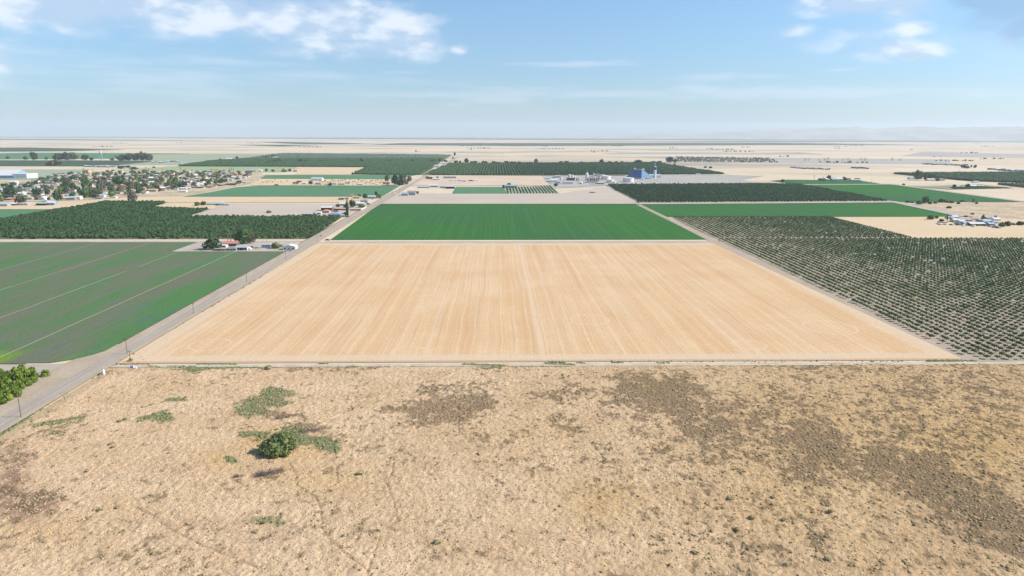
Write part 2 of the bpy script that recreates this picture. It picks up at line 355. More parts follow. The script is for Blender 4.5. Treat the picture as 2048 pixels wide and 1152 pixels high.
# near left crop with irrigation checks
m_left, t, b = bsdf('left_crop', 1, .05); p = posn(t); sp = t.new('ShaderNodeSeparateXYZ'); t.l.new(p, sp.inputs[0])
X, Y = sp.outputs[0], sp.outputs[1]
n1 = t.noise(t.vec(t.math('MULTIPLY', X, .05), t.math('MULTIPLY', Y, .008)), 1.0, 6, .65)
n2 = t.noise(p, .9, 4, .7); nn = t.noise(t.vec(X, t.math('MULTIPLY', Y, .5)), .02, 5, .6)
near = t.math('MULTIPLY', t.ramp(X, -225, -188), t.ramp(Y, 620, 420))
g = t.math('ADD', t.math('MULTIPLY', n1, .8), t.math('MULTIPLY', near, .18))
col = t.mix(t.ramp(g, .30, .56), P(132,134,110,.64), P(96,146,84,.64))
rows = t.noise(t.vec(t.math('MULTIPLY', X, .9), t.math('MULTIPLY', Y, .01)), 1.0, 2, .6)
col = t.mix(t.math('MULTIPLY', t.ramp(rows, .45, .6), .35), col, P(116,132,98,.6))
bl = t.math('MULTIPLY', t.ramp(t.noise(t.vec(t.math('MULTIPLY', X, .10), t.math('MULTIPLY', Y, .016), 5.0), 1.0, 4, .6), .54, .68), t.math('MULTIPLY', t.ramp(Y, 520, 330), t.ramp(X, -262, -236)))
col = t.mix(t.math('MULTIPLY', bl, .55), col, P(92,124,146,.62))
col = t.mix(t.math('MULTIPLY', t.ramp(Y, 334, 322), t.ramp(n1, .4, .6)), col, P(140,176,60,.6))
md = t.math('ABSOLUTE', t.math('SUBTRACT', t.math('FRACT', t.math('DIVIDE', t.math('ADD', t.math('ADD', X, 243.5+51*20+25.5), t.math('MULTIPLY', t.noise(t.vec(0.0, t.math('MULTIPLY', Y, .02)), 1, 2), 1.5)), 51.2)), .5))
ln = t.math('MULTIPLY', t.ramp(md, .0085, .0045), t.ramp(t.noise(t.vec(t.math('MULTIPLY', X, .02), t.math('MULTIPLY', Y, .012), 2), 1.0, 3), .30, .36))
col = t.mix(t.math('MULTIPLY', ln, t.ramp(X, -560, -230, .25, .85)), col, P(200,190,150))
lb = t.math('MULTIPLY', t.ramp(t.math('ABSOLUTE', t.math('SUBTRACT', md, .025)), .02, .004), t.ramp(n1, .52, .6))
col = t.mix(t.math('MULTIPLY', lb, .55), col, P(110,136,150))
mul = t.new('ShaderNodeVectorMath', operation='SCALE'); t.l.new(col, mul.inputs[0]); t.l.new(t.ramp(n2, .3, .7, .84, 1.16), mul.inputs[3])
t.l.new(mul.outputs[0], b.inputs['Base Color'])
XL, XA, XR = -195.0, -188.2, -181.0         # road: shoulder edge, asphalt left, asphalt right
yb = G(60, 728)[1]; yt = G(300, 484.5)[1]; ym = G(500, 503)[1]; xf = G(405, 484)[0]
sheet('crop_field', [(XL-16, yb+1), (XL-5, yb+8), (XL, yb+20), (XL, ym), (xf, ym), (xf, yt), (-1100, yt), (-1100, yb)], m_left, 'green crop field with pale dirt lines left of the road', px=False)
sheet('farmyard', [(xf-4, ym), (XL-3, ym), (XL-4, yt+2), (xf-4, yt+2)], m_dirtx, 'pale dirt farmyard beside the road', 'yard', px=False)
sheet('lane', [(-1100, yt), (XL, yt), (XL, yt+9), (-1100, yt+9)], m_dirtx, 'dirt lane in front of the left orchard', 'lane', px=False)

# big stubble field
Yb, Yt = G(1100, 724)[1], G(1040, 487)[1]
XBL, XBR = G(268, 722)[0], G(1940, 722)[0]; XTL, XTR = G(641, 487)[0], G(1425, 487)[0]
m_stub, t, b = bsdf('stubble', 1, .05); p = posn(t); sp = t.new('ShaderNodeSeparateXYZ'); t.l.new(p, sp.inputs[0]); X, Y = sp.outputs[0], sp.outputs[1]
wv = t.math('MULTIPLY', t.math('SUBTRACT', t.noise(t.vec(t.math('MULTIPLY', X, .01), t.math('MULTIPLY', Y, .012)), 1, 3), .5), 4.0)
Xw = t.math('ADD', X, wv)
A = t.noise(t.vec(t.math('MULTIPLY', Xw, .06), t.math('MULTIPLY', Y, .0022)), 1.0, 3, .6)
B = t.noise(t.vec(t.math('MULTIPLY', Xw, .34), t.math('MULTIPLY', Y, .0022)), 1.0, 3, .7)
C = t.noise(t.vec(t.math('MULTIPLY', Xw, .95), t.math('MULTIPLY', Y, .009)), 1.0, 2, .7)
D = t.noise(p, 1.1, 4, .75); E = t.noise(p, .018, 5, .6)
swt = t.math('ABSOLUTE', t.math('SUBTRACT', t.math('FRACT', t.math('DIVIDE', t.math('ADD', Xw, 2000), 7.6)), .5))
col = t.mix(t.ramp(E, .35, .65), P(247,210,165), P(241,200,152))
col = t.mix(t.math('MULTIPLY', t.ramp(A, .46, .64), .44), col, P(230,180,126))
col = t.mix(t.math('MULTIPLY', t.ramp(B, .50, .68), .32), col, P(222,180,136))
col = t.mix(t.math('MULTIPLY', t.ramp(B, .46, .34), .28), col, P(252,232,208))
col = t.mix(t.math('MULTIPLY', t.ramp(C, .52, .66), .34), col, P(206,172,140))
col = t.mix(t.math('MULTIPLY', t.ramp(swt, .09, .02), t.ramp(D, .3, .6, .12, .34)), col, P(250,230,204))
for (a_, b_, r_) in ((1890, 690, 9), (1800, 640, 12), (1720, 600, 10), (1660, 655, 14), (1500, 690, 8), (420, 690, 10), (1610, 560, 13), (820, 705, 9), (1180, 640, 11)):
    gx0, gy0 = G(a_, b_); dx_ = t.math('SUBTRACT', X, gx0); dy_ = t.math('SUBTRACT', Y, gy0)
    dd_ = t.math('ABSOLUTE', t.math('SUBTRACT', t.math('SQRT', t.math('ADD', t.math('MULTIPLY', dx_, dx_), t.math('MULTIPLY', dy_, dy_))), r_))
    col = t.mix(t.math('MULTIPLY', t.ramp(dd_, 1.2, .3), t.ramp(B, .4, .55, .1, .4)), col, P(252,232,206))
trk = t.math('ABSOLUTE', t.math('SUBTRACT', t.math('ADD', X, t.math('MULTIPLY', wv, .3)), 22.5))
col = t.mix(t.math('MULTIPLY', t.ramp(trk, 2.2, .8), .3), col, P(250,228,200))
edge = t.math('MAXIMUM', t.ramp(Y, Yb+13, Yb+9), t.math('MAXIMUM', t.ramp(Y, Yt-14, Yt-9), t.math('MAXIMUM', t.ramp(X, XBL+6, XBL+2), t.ramp(X, XBR-14, XBR-8))))
col = t.mix(t.math('MULTIPLY', edge, .8), col, P(241,214,180))
e2 = t.ramp(t.math('ABSOLUTE', t.math('SUBTRACT', Y, Yb+1.5)), 1.6, .6)
col = t.mix(t.math('MULTIPLY', e2, .5), col, P(205,150,100))
mul = t.new('ShaderNodeVectorMath', operation='SCALE'); t.l.new(col, mul.inputs[0]); t.l.new(t.ramp(D, .25, .75, .84, 1.12), mul.inputs[3])
t.l.new(mul.outputs[0], b.inputs['Base Color'])
bp = t.new('ShaderNodeBump'); bp.inputs['Strength'].default_value = .5; bp.inputs['Distance'].default_value = .25
t.l.new(t.math('ADD', t.math('MULTIPLY', C, .5), t.math('MULTIPLY', D, .5)), bp.inputs['Height']); t.l.new(bp.outputs[0], b.inputs['Normal'])
sheet('stubble_field', [(XR+3.5, Yb), (XBR, Yb), (XTR, Yt), (XR+2.5, Yt)], m_stub, 'large harvested tan stubble field with striped rows', px=False)
# lanes
sheet('lane', [(XR, Yt+.2), (XTR+4, Yt+.2), (XTR+4, Yt+9.5), (XR, Yt+9.5)], m_dirtx, 'pale gravel lane between stubble and green crop', 'lane', px=False)
sheet('lane', [G(1273,408), G(1279,408), G(1334,434.2), G(1446,484), G(1952,722), G(1958,724), G(1938,724), G(1425,487), G(1412,479)], m_dirt, 'dirt track along the right orchard edge', 'lane', px=False)
sheet('lane', ((1278,409.4),(1278,406.6),(1790,403.2),(1835,411),(1945,432.6),(1950,434.4),(1915,433.8),(1785,405.9)), m_dirtx, 'pale lane above the green crop strip', 'lane')
sheet('lane', [G(758,408.8), G(760,407), G(1275,406.9), G(1275,408.8)], m_dirtx, 'thin pale lane behind the centre green field', 'lane', px=False)
sheet('lane', ((1600,370.6),(1600,369.3),(1780,368.3),(1782,369.5)), m_dirtx, 'pale lane at the back of the far right green wedge', 'lane')
sheet('lane', ((1780,368.6),(1792,369),(2056,404),(2044,404.7),(1784,369.8)), m_dirtx, 'pale lane along the far right green wedge', 'lane')
Yc0 = G(1024, 732.5)[1]; Yc1 = G(1024, 727.2)[1]
sheet('canal_lane', [(XR-1, Yc0), (420, Yc0-1.5), (420, Yc1-1), (XR-1, Yc1)], field('pale_canal_gravel', P(232,216,190), P(208,192,168), big=.15, fine=1, fineamt=.08), 'pale gravel lane between the stubble and the dry pasture', 'lane', px=False)
sheet('lane', [(XL-200, yb-12), (XL-2, yb-14), (XL-2, yb+2), (XL-14, yb-1), (XL-200, yb-1)], m_dirtx, 'dirt lane joining the road at the left', 'lane', px=False)
sheet('road_shoulder', [(XL, 90), (XA+.3, 90), (XA+.3, 3200), (XL+1, 3200), (XL, yb+16), (XL-8, yb+5), (XL-10, yb-14), (XL-3, yb-26)], m_dirt, 'dirt shoulder along the left side of the road', 'shoulder', px=False)
sheet('road_shoulder', [(XR, 90), (XR+2.6, 90), (XR+2.2, 3200), (XR, 3200)], m_dirt, 'thin dirt shoulder along the right side of the road', 'shoulder', px=False)
sheet('road', [(XA, 90), (XR, 90), (XR, 3300), (XA, 3300)], m_asph, 'straight worn grey asphalt country road', 'road', px=False)

m_edge_strip = field('dark_edge_strip', (.10,.10,.06), (.16,.13,.09), big=.1, fine=1, fineamt=.3)  # flat dark green-brown strips laid along the field edges
sheet('edge_strip', [(XR+8, Yt+9.5), (XTR-2, Yt+9.5), (XTR-2, Yt+11.2), (XR+8, Yt+11.2)], m_edge_strip, 'thin dark strip at the near edge of the bright green crop', 'edge_strip', px=False)
sheet('edge_strip', [(-1100, yb-1.2), (XL-26, yb-1.2), (XL-26, yb+.6), (-1100, yb+.6)], m_edge_strip, 'thin dark strip at the near edge of the left crop', 'edge_strip', px=False)
sheet('edge_strip', [(XL-.2, yb+30), (XL+.9, yb+30), (XL+.9, 1300), (XL-.2, 1300)], m_edge_strip, 'thin dark verge line between the left crop and the road', 'edge_strip', px=False)

# ------------------------------------------------------------------ numpy noise
def vnoise(x, y, seed=0):
    xi = np.floor(x).astype(np.int64); yi = np.floor(y).astype(np.int64); fx = x-xi; fy = y-yi
    fx = fx*fx*(3-2*fx); fy = fy*fy*(3-2*fy)
    def h(a, b):
        n = (a*374761393 + b*668265263 + seed*974634777) & 0xffffffff
        n = ((n ^ (n >> 13))*1274126177) & 0xffffffff
        return ((n ^ (n >> 16)) & 0xffff)/65535.0
    return (h(xi,yi)*(1-fx)+h(xi+1,yi)*fx)*(1-fy)+(h(xi,yi+1)*(1-fx)+h(xi+1,yi+1)*fx)*fy
def fbm(x, y, o=4, seed=0):
    s = 0; a = .5; n = 0
    for k in range(o): s = s+a*vnoise(x*2**k, y*2**k, seed+k); n += a; a *= .55
    return s/n
def sst(x, a, b):
    t = np.clip((x-a)/(b-a), 0, 1); return t*t*(3-2*t)

# ------------------------------------------------------------------ dry pasture (foreground)
DARK = [(880,812,70,26,1),(838,836,48,20,1.1),(950,805,30,30,1),(900,775,50,12,.5),(930,840,40,18,.8),(1005,882,40,16,.75),(1110,845,26,10,.9),(1140,862,26,12,.8),(1300,800,80,34,1.1),(1250,765,70,14,.6),
        (1130,790,50,12,.9),(1060,800,18,10,.6),(1370,838,55,32,1),(1330,770,60,20,.8),(1440,872,60,30,.75),(1540,850,70,40,.5),(1610,880,40,22,1),(1640,905,35,16,.9),(1700,850,380,90,.36),(1760,920,130,40,.6),
        (1850,950,90,34,.95),(1930,1010,90,50,1),(2020,1090,90,70,1.1),(1900,780,160,40,.45),(1480,1100,60,26,.55),(1650,1085,40,22,.6),(1560,1020,60,30,.45),(1620,740,90,7,.8),(1700,960,160,60,.4),(1990,860,100,50,.4),
        (20,960,40,50,.7),(60,1000,50,30,.6),(110,985,50,20,.5),(180,1060,110,40,.35),(300,1130,140,30,.35),(130,870,50,12,.55),(140,886,40,12,.5),(30,885,40,14,.6),(620,858,40,9,1.3),(555,836,60,7,1.4),(600,868,24,9,1.2),(640,880,24,7,.9),
        (540,948,30,9,1.1),(470,960,14,8,.5),(620,740,70,5,.6),(760,737,60,5,.7),(1000,742,60,5,.5),(480,738,100,4,.5),(740,860,20,30,.25),(700,780,40,20,.25),(1300,930,120,40,.35),(1080,930,80,20,.2),(530,1050,26,16,.45),(160,970,26,9,.6),(80,860,30,12,.5),(560,1140,80,30,.25)]
GRN = [(585,868,40,12,.8),(640,885,40,10,.9),(500,840,36,12,.8),(470,868,24,8,.6),(310,842,52,11,1.2),(345,806,32,8,1),(290,812,20,5,.6),(108,850,46,9,1.1),(100,876,40,7,.6),(540,800,52,14,1),(505,820,32,12,1),(575,785,30,6,.6),(520,785,14,8,.6),(625,893,42,9,1.2),(660,902,20,6,.9),(472,915,22,8,1.1),(505,870,26,5,.9),(525,882,18,14,.7),
       (400,737,60,5,1.3),(820,738,30,4,.7),(985,731,36,3,1),(1180,729,40,3,.7),(530,1052,22,14,.8),(540,735,24,6,.6),(222,892,12,6,.6),(840,784,14,5,.8),(886,775,14,4,.6),(1040,755,10,4,.6),(1700,900,330,80,.22),(860,840,40,20,.25),(1920,1000,160,70,.25)]
YEL = [(520,885,40,24,1),(440,925,34,18,.8),(600,900,60,20,.5),(1200,1010,60,40,.6),(1960,900,140,70,.6),(1780,860,300,90,.4),(1600,1000,220,80,.35),(700,960,120,40,.25),(40,820,60,20,.7),(1300,780,30,10,.8),(1050,870,90,30,.3),(620,960,80,30,.35),(90,1060,120,40,.3)]
RED = [(20,960,40,40,1),(60,1010,50,30,1),(10,1000,40,40,1),(1950,1060,100,70,.4),(300,870,30,10,.3),(560,1080,60,30,.3),(1400,980,60,20,.3)]
TRAIL = [[(270,1018),(300,1032),(330,1055),(352,1068),(400,1092),(440,1110),(515,1140)],[(575,925),(592,952),(596,975),(632,1000),(645,1030),(643,1060),(662,1085),(700,1120),(740,1150)],
         [(786,930),(786,945),(775,972),(790,1012),(793,1045)],[(760,1075),(750,1110),(735,1150)],[(1168,1040),(1178,1075),(1182,1085)],[(915,815),(918,850),(916,870)],[(860,800),(880,790),(890,780)],[(690,925),(672,940),(675,960)]]
def pmask(lst, u, v):
    m = np.zeros_like(u)
    for (a, b, ru, rw, w) in lst:
        q = ((u-a)/ru)**2+((v-b)/rw)**2
        m = np.maximum(m, w*np.exp(-q*.62)) if False else m + w*np.exp(-q*.9)*(q < 12)
    return m
def trails(u, v):
    d = np.full_like(u, 99.)
    for tr in TRAIL:
        for (a, b), (c, e) in zip(tr[:-1], tr[1:]):
            L2 = (c-a)**2+(e-b)**2; tt = np.clip(((u-a)*(c-a)+(v-b)*(e-b))/L2, 0, 1)
            d = np.minimum(d, np.hypot(u-a-tt*(c-a), (v-b-tt*(e-b))))
    return d
step = .42
xs = np.arange(XR+2.5, 300, step); ys = np.arange(118, Yc0+.3, step)
GX, GY = np.meshgrid(xs, ys)
def pasture_fields(X, Y):
    u, v = proj(X, Y, 0*X)
    uj = u+90*(fbm(X*.07, Y*.07, 4, 3)-.5)*1.0; vj = v+40*(fbm(X*.07, Y*.07, 4, 9)-.5)
    dk = pmask(DARK, uj, vj); gr = pmask(GRN, uj, vj); ye = pmask(YEL, u, v); rd = pmask(RED, uj, vj)
    n = .6*fbm(X*.62, Y*.52, 3, 21)+.4*fbm(X*.14, Y*.14, 4, 27)
    dark = sst(dk*1.0+(n-.5)*4.2+.12*sst(u, 900, 1500), .34, 1.12); green = sst(gr+(n-.5)*.9, .35, .8)
    return u, v, dark, green, ye, rd, dk, gr
u, v, dark, green, yel, red, dk, gr = pasture_fields(GX, GY)
tr = trails(u+4*(vnoise(GX*.5, GY*.5, 5)-.5), v)
tus = fbm(GX*.8+.2*GY, GY*.62, 3, 40)
hgt = .9*(fbm(GX*.02, GY*.02, 3, 60)-.5)+.42*(tus-.5)+.34*(vnoise(GX*1.7, GY*1.4, 77)-.5)
for (a, b, w) in ((560, 838, 24), (515, 835, 20)): pass
hgt -= .3*sst(tr, 1.8, .5)
edge = np.minimum(np.minimum((GX-xs[0])/6, (ys[-1]-GY)/4), 1); edge = np.clip(edge, 0, 1)
hgt = np.where(hgt > 0, hgt, hgt)*edge+.9*edge+.012
nx, ny = len(xs), len(ys)
idx = np.arange(nx*ny).reshape(ny, nx)
Q = np.stack([idx[:-1, :-1], idx[:-1, 1:], idx[1:, 1:], idx[1:, :-1]], -1).reshape(-1, 4)
me = np_mesh('pasture', np.stack([GX, GY, hgt], -1), Q, dict(dark=dark, green=green, yellow=np.clip(yel, 0, 1), red=np.clip(red, 0, 1), trail=sst(tr, 2.2, .5)), smooth=True)
m_past, t, b = bsdf('dry_grass', 1, .03); p = posn(t)
def at(nm): return t.new('ShaderNodeAttribute', attribute_name=nm).outputs['Fac']
n1 = t.noise(p, .03, 5, .6); n2 = t.noise(p, .35, 5, .65); n3 = t.noise(p, 1.7, 4, .7)
col = t.mix(t.ramp(n1, .35, .65), P(250,215,173), P(238,201,157))
col = t.mix(t.math('MULTIPLY', t.ramp(n2, .5, .68), .45), col, P(208,174,138))
col = t.mix(t.math('MULTIPLY', t.ramp(n2, .45, .3), .5), col, P(250,222,184))
n5 = t.noise(p, .085, 6, .68); n6 = t.noise(p, .16, 5, .7); sxp = t.new('ShaderNodeSeparateXYZ'); t.l.new(p, sxp.inputs[0]); rt = t.ramp(sxp.outputs[0], -40, 150)
col = t.mix(t.math('MULTIPLY', t.ramp(n5, .50, .66), t.math('ADD', .25, t.math('MULTIPLY', rt, .35))), col, P(190,158,122))
col = t.mix(t.math('MULTIPLY', t.ramp(n6, .52, .66), .25), col, P(196,166,136))
col = t.mix(t.math('MULTIPLY', rt, .45), col, P(222,184,128))
col = t.mix(t.math('MULTIPLY', at('yellow'), .6), col, P(224,182,112))
col = t.mix(t.math('MULTIPLY', at('red'), t.ramp(n2, .3, .6, .2, .75)), col, P(158,120,102))
col = t.mix(t.math('MULTIPLY', at('dark'), t.ramp(n3, .3, .62, .3, .9)), col, P(126,106,82))
col = t.mix(t.math('MULTIPLY', at('green'), t.ramp(n3, .25, .6, .5, 1.0)), col, P(134,138,92))
col = t.mix(t.math('MULTIPLY', at('trail'), .62), col, P(146,112,86))
mul = t.new('ShaderNodeVectorMath', operation='SCALE'); t.l.new(col, mul.inputs[0]); t.l.new(t.ramp(n3, .28, .72, .72, 1.14), mul.inputs[3])
t.l.new(mul.outputs[0], b.inputs['Base Color'])
bp = t.new('ShaderNodeBump'); bp.inputs['Strength'].default_value = .9; bp.inputs['Distance'].default_value = .35
t.l.new(t.math('ADD', n3, t.math('MULTIPLY', n2, .8)), bp.inputs['Height']); t.l.new(bp.outputs[0], b.inputs['Normal'])
tag(ob('pasture', me, m_past), 'rough dry grass pasture in front with dark scrub patches', 'pasture', kind='structure')
def hz(x, y):                               # pasture surface height
    i = np.clip(((x-xs[0])/step).astype(int), 0, nx-1); j = np.clip(((y-ys[0])/step).astype(int), 0, ny-1); return hgt[j, i]

# ------------------------------------------------------------------ clump geometry
def icos(sub=0):
    g = (1+5**.5)/2
    V = np.array([(-1,g,0),(1,g,0),(-1,-g,0),(1,-g,0),(0,-1,g),(0,1,g),(0,-1,-g),(0,1,-g),(g,0,-1),(g,0,1),(-g,0,-1),(-g,0,1)], float); V /= np.linalg.norm(V[0])
    Fc = [(0,11,5),(0,5,1),(0,1,7),(0,7,10),(0,10,11),(1,5,9),(5,11,4),(11,10,2),(10,7,6),(7,1,8),(3,9,4),(3,4,2),(3,2,6),(3,6,8),(3,8,9),(4,9,5),(2,4,11),(6,2,10),(8,6,7),(9,8,1)]
    for _ in range(sub):
        V = list(map(tuple, V)); c = {}; nf = []
        def mid(a, b):
            k = (min(a,b), max(a,b))
            if k not in c:
                m = (np.array(V[a])+np.array(V[b])); m /= np.linalg.norm(m); c[k] = len(V); V.append(tuple(m))
            return c[k]
        for a, b, d in Fc:
            x, y, z = mid(a,b), mid(b,d), mid(d,a); nf += [(a,x,z),(b,y,x),(d,z,y),(x,y,z)]
        V = np.array(V); Fc = nf
    return np.array(V), np.array(Fc)
def blobv(sub, jit, rng, sq=1.0):
    V, Fc = icos(sub); V = V*(1+jit*(rng.random((len(V), 1))-.5)*2); V = V+(rng.random(V.shape)-.5)*jit*.5; V[:, 2] *= sq; return V, Fc
def merge(protos, X, Y, Z, S_, SZ, rot=True, rng=RNG):
    N = len(X); pick = rng.integers(0, len(protos), N); VV = []; FF = []; RR = []; off = 0; rr = rng.random(N)
    for k, (V, Fc) in enumerate(protos):
        s = np.nonzero(pick == k)[0]
        if len(s) == 0: continue
        a = rng.random(len(s))*6.283 if rot else np.zeros(len(s)); ca, sa = np.cos(a)[:, None], np.sin(a)[:, None]
        x = (V[None, :, 0]*ca-V[None, :, 1]*sa)*S_[s][:, None]+X[s][:, None]
        y = (V[None, :, 0]*sa+V[None, :, 1]*ca)*S_[s][:, None]+Y[s][:, None]
        z = V[None, :, 2]*SZ[s][:, None]+Z[s][:, None]
        VV.append(np.stack([x, y, z], -1).reshape(-1, 3)); FF.append((Fc[None]+np.arange(len(s))[:, None, None]*len(V)).reshape(-1, 3)+off)
        RR.append(np.repeat(rr[s], len(V))); off += len(s)*len(V)
    return np.concatenate(VV), np.concatenate(FF), np.concatenate(RR)
def clumpmat(name, cs):
    m, t, b = bsdf(name, .9, .08); a = t.new('ShaderNodeAttribute', attribute_name='rnd').outputs['Fac']
    n = t.noise(posn(t), 2.0, 2); f = t.math('ADD', t.math('MULTIPLY', a, .8), t.math('MULTIPLY', n, .2))
    cr = t.new('ShaderNodeValToRGB'); t.l.new(f, cr.inputs[0]); e = cr.color_ramp.elements
    for i, c in enumerate(cs):
        q = i/(len(cs)-1)
        if i == 0: e[0].position = 0; e[0].color = (*c, 1)
        elif i == len(cs)-1: e[-1].position = 1; e[-1].color = (*c, 1)
        else: z = e.new(q); z.color = (*c, 1)
    t.l.new(cr.outputs[0], b.inputs['Base Color']); return m
def stuffmesh(name, V, Fc, r, mt, label, cat): return tag(ob(name, np_mesh(name, V, Fc, dict(rnd=r)), mt), label, cat, kind='stuff')

def leafy(nl, size, rng, sq=.8, core=.72, up=.2, lumps=7, sub=1):   # crown: leaf faces in lumps round a rough core, unit radius
    V0, F0 = blobv(sub, .16, rng, sq); V0 = V0*core
    C = rng.normal(size=(lumps, 3)); C /= np.linalg.norm(C, axis=1)[:, None]; C *= .55+.2*rng.random((lumps, 1)); C[:, 2] = np.abs(C[:, 2])*.9-.15
    k = rng.integers(0, lumps, nl); d = rng.normal(size=(nl, 3)); d /= np.linalg.norm(d, axis=1)[:, None]
    c = C[k]+d*(.30+.2*rng.random((nl, 1))); c[:, 2] *= sq
    a = rng.normal(size=(nl, 3)); a /= np.linalg.norm(a, axis=1)[:, None]; bq = np.cross(a, d); bq /= np.linalg.norm(bq, axis=1)[:, None]+1e-6
    s = size*(.6+.8*rng.random((nl, 1)))
    T3 = np.stack([c+a*s, c-a*s*.5+bq*s*.8, c-a*s*.5-bq*s*.8], 1).reshape(-1, 3)
    return np.concatenate([V0, T3]), np.concatenate([F0, np.arange(nl*3).reshape(-1, 3)+len(V0)])

# scrub clumps, straw tussocks, weeds
def scatter(n, x0, x1, y0, y1): return RNG.uniform(x0, x1, n), RNG.uniform(y0, y1, n)
x, y = scatter(150000, XR+4, 292, 122, Yc0-1)
u, v, d_, g_, ye_, rd_, dk_, gr_ = pasture_fields(x, y)
inside = (u > -60) & (u < 2110) & (v < 1190)
keep = inside & (RNG.random(len(x)) < np.clip(d_*.50+.010+.02*(dk_ > .12)+.03*sst(u, 1000, 1500), 0, 1)) & (g_ < .5)
x1, y1 = x[keep][:34000], y[keep][:34000]
s = .17+.42*RNG.random(len(x1))**2.4
pro = [blobv(0, .38, RNG, .7) for _ in range(7)]
V, Fc, r = merge(pro, x1, y1, hz(x1, y1)+.02, s, s*(.5+.4*RNG.random(len(s))))
stuffmesh('dry_scrub', V, Fc, r, clumpmat('scrub_brown', [P(140,122,100,.74), P(178,152,112,.74), P(160,148,108,.74), P(204,172,126,.74), P(152,132,114,.74)]), 'low brown and olive scrub dotting the dry pasture', 'scrub')
x, y = scatter(60000, XR+4, 292, 122, Yc0-1); u, v, d_, g_, ye_, rd_, dk_, gr_ = pasture_fields(x, y)
keep = (u > -60) & (u < 2110) & (v < 1190); x1, y1 = x[keep][:34000], y[keep][:34000]
s = .10+.20*RNG.random(len(x1))
V, Fc, r = merge([blobv(0, .5, RNG, .8) for _ in range(5)], x1, y1, hz(x1, y1)+.0, s, s*.8)
stuffmesh('dry_grass_tussocks', V, Fc, r, clumpmat('straw', [P(226,192,152), P(242,210,170), P(208,174,136), P(234,200,152), P(250,222,184)]), 'straw-coloured grass tussocks covering the pasture', 'grass')
x, y = scatter(90000, XR+4, 292, 122, Yc0+.4); u, v, d_, g_, ye_, rd_, dk_, gr_ = pasture_fields(x, y)
keep = (u > -60) & (u < 2110) & (v < 1190) & (RNG.random(len(x)) < g_*.4); x1, y1 = x[keep][:6000], y[keep][:9000]
# roadside and canal-side weeds
xe, ye2 = [], []
for (ua, ub, va, vb, n) in ((160,208,758,744,120),(60,165,830,760,220),(0,60,872,835,120),(338,390,733.5,734,60),(395,470,729,729,90),(360,450,736,739,420),(430,545,736,738,160),(925,1010,729,732,300),(1090,1150,728,730,160),(1095,1130,724,725,40),
                             (1855,1925,722,722,320),(1940,1950,722,723,40),(1225,1245,725,725,30),(1310,1340,727,727,40),(640,655,727,727,14),(300,320,733,735,40),(700,720,733,737,40),(1155,1170,726,727,25)):
    for _ in range(int(n*1.8)):
        q = rnd.random(); uu = ua+(ub-ua)*q+rnd.gauss(0, 2); vv = va+(vb-va)*q+rnd.gauss(0, .8); a, c = G(uu, vv); xe.append(a); ye2.append(c)
x1 = np.concatenate([x1, xe]); y1 = np.concatenate([y1, ye2]); s = .2+.4*RNG.random(len(x1))
zz = np.where(y1 < Yc0, hz(x1, y1), .03)
V, Fc, r = merge([blobv(0, .4, RNG, .8) for _ in range(6)], x1, y1, zz+.03, s, s)
stuffmesh('green_weeds', V, Fc, r, clumpmat('weed_green', [P(128,136,96,.68), P(146,152,108,.7), P(134,144,100,.68), P(170,168,120,.7)]), 'green weeds in patches of the pasture and along its lane', 'weeds')
x1 = []; y1 = []
for (ua, ub, va, vb, n) in ((262,290,704,722,50),(230,300,728,730,130),(270,500,700,567,260),(500,640,567,488,200),(1200,1900,722,722,160),(1430,1445,484,484,10),(470,640,738,738,160),(640,780,734,738,180),(1000,1140,734,736,150),(1640,1780,728,729,200),(1500,1560,727,728,60),(200,215,746,745,30),(160,230,760,745,80)):
    for _ in range(n):
        q = rnd.random(); a, c = G(ua+(ub-ua)*q+rnd.gauss(0, 2.5), va+(vb-va)*q+rnd.gauss(0, 1)); x1.append(a); y1.append(c)
x1 = np.array(x1); y1 = np.array(y1); s = .18+.38*RNG.random(len(x1))**2
V, Fc, r = merge(pro, x1, y1, np.where(y1 < Yc0, hz(x1, y1), .03), s, s)
stuffmesh('verge_brush', V, Fc, r, clumpmat('verge_brown', [P(120,106,92,.7), P(150,130,100,.7), P(214,176,120,.7), P(132,124,110,.7)]), 'grey and straw brush along field edges and lane', 'brush')

# ------------------------------------------------------------------ orchards
m_leaf = clumpmat('orchard_leaves', [(.060,.095,.042), (.085,.130,.054), (.110,.165,.062), (.175,.215,.085)])
m_leaf2 = clumpmat('dense_orchard_leaves', [(.030,.062,.026), (.045,.086,.034), (.062,.112,.042)])
m_bark = plain('bark', (.14,.10,.07))
def inpoly(x, y, P_):
    c = np.zeros(len(x), bool); j = len(P_)-1
    for i in range(len(P_)):
        xi, yi = P_[i]; xj, yj = P_[j]
        c ^= ((yi > y) != (yj > y)) & (x < (xj-xi)*(y-yi)/(yj-yi+1e-12)+xi); j = i
    return c
def grid_in(poly, dx, dy, jit, drop, px=True, stag=0):
    W_ = [G(*q) for q in poly] if px else poly
    X0, X1 = min(w[0] for w in W_), max(w[0] for w in W_); Y0, Y1 = min(w[1] for w in W_), max(w[1] for w in W_)
    gx, gy = np.meshgrid(np.arange(X0, X1, dx), np.arange(Y0, Y1, dy)); gx = gx+stag*dx*(np.arange(gx.shape[0])[:, None] % 2)
    gx = gx.ravel(); gy = gy.ravel(); gx = gx+RNG.normal(size=gx.shape)*jit; gy = gy+RNG.normal(size=gy.shape)*jit
    k = inpoly(gx, gy, W_) & (RNG.random(len(gx)) > drop); return gx[k], gy[k]
trunkp = [(np.array([(.06,0,-.5),(-.03,.05,-.5),(-.03,-.05,-.5),(.05,0,.6),(-.03,.04,.6),(-.03,-.04,.6)])*np.array([1,1,1.0]), np.array([(0,1,4),(0,4,3),(1,2,5),(1,5,4),(2,0,3),(2,3,5)]))]
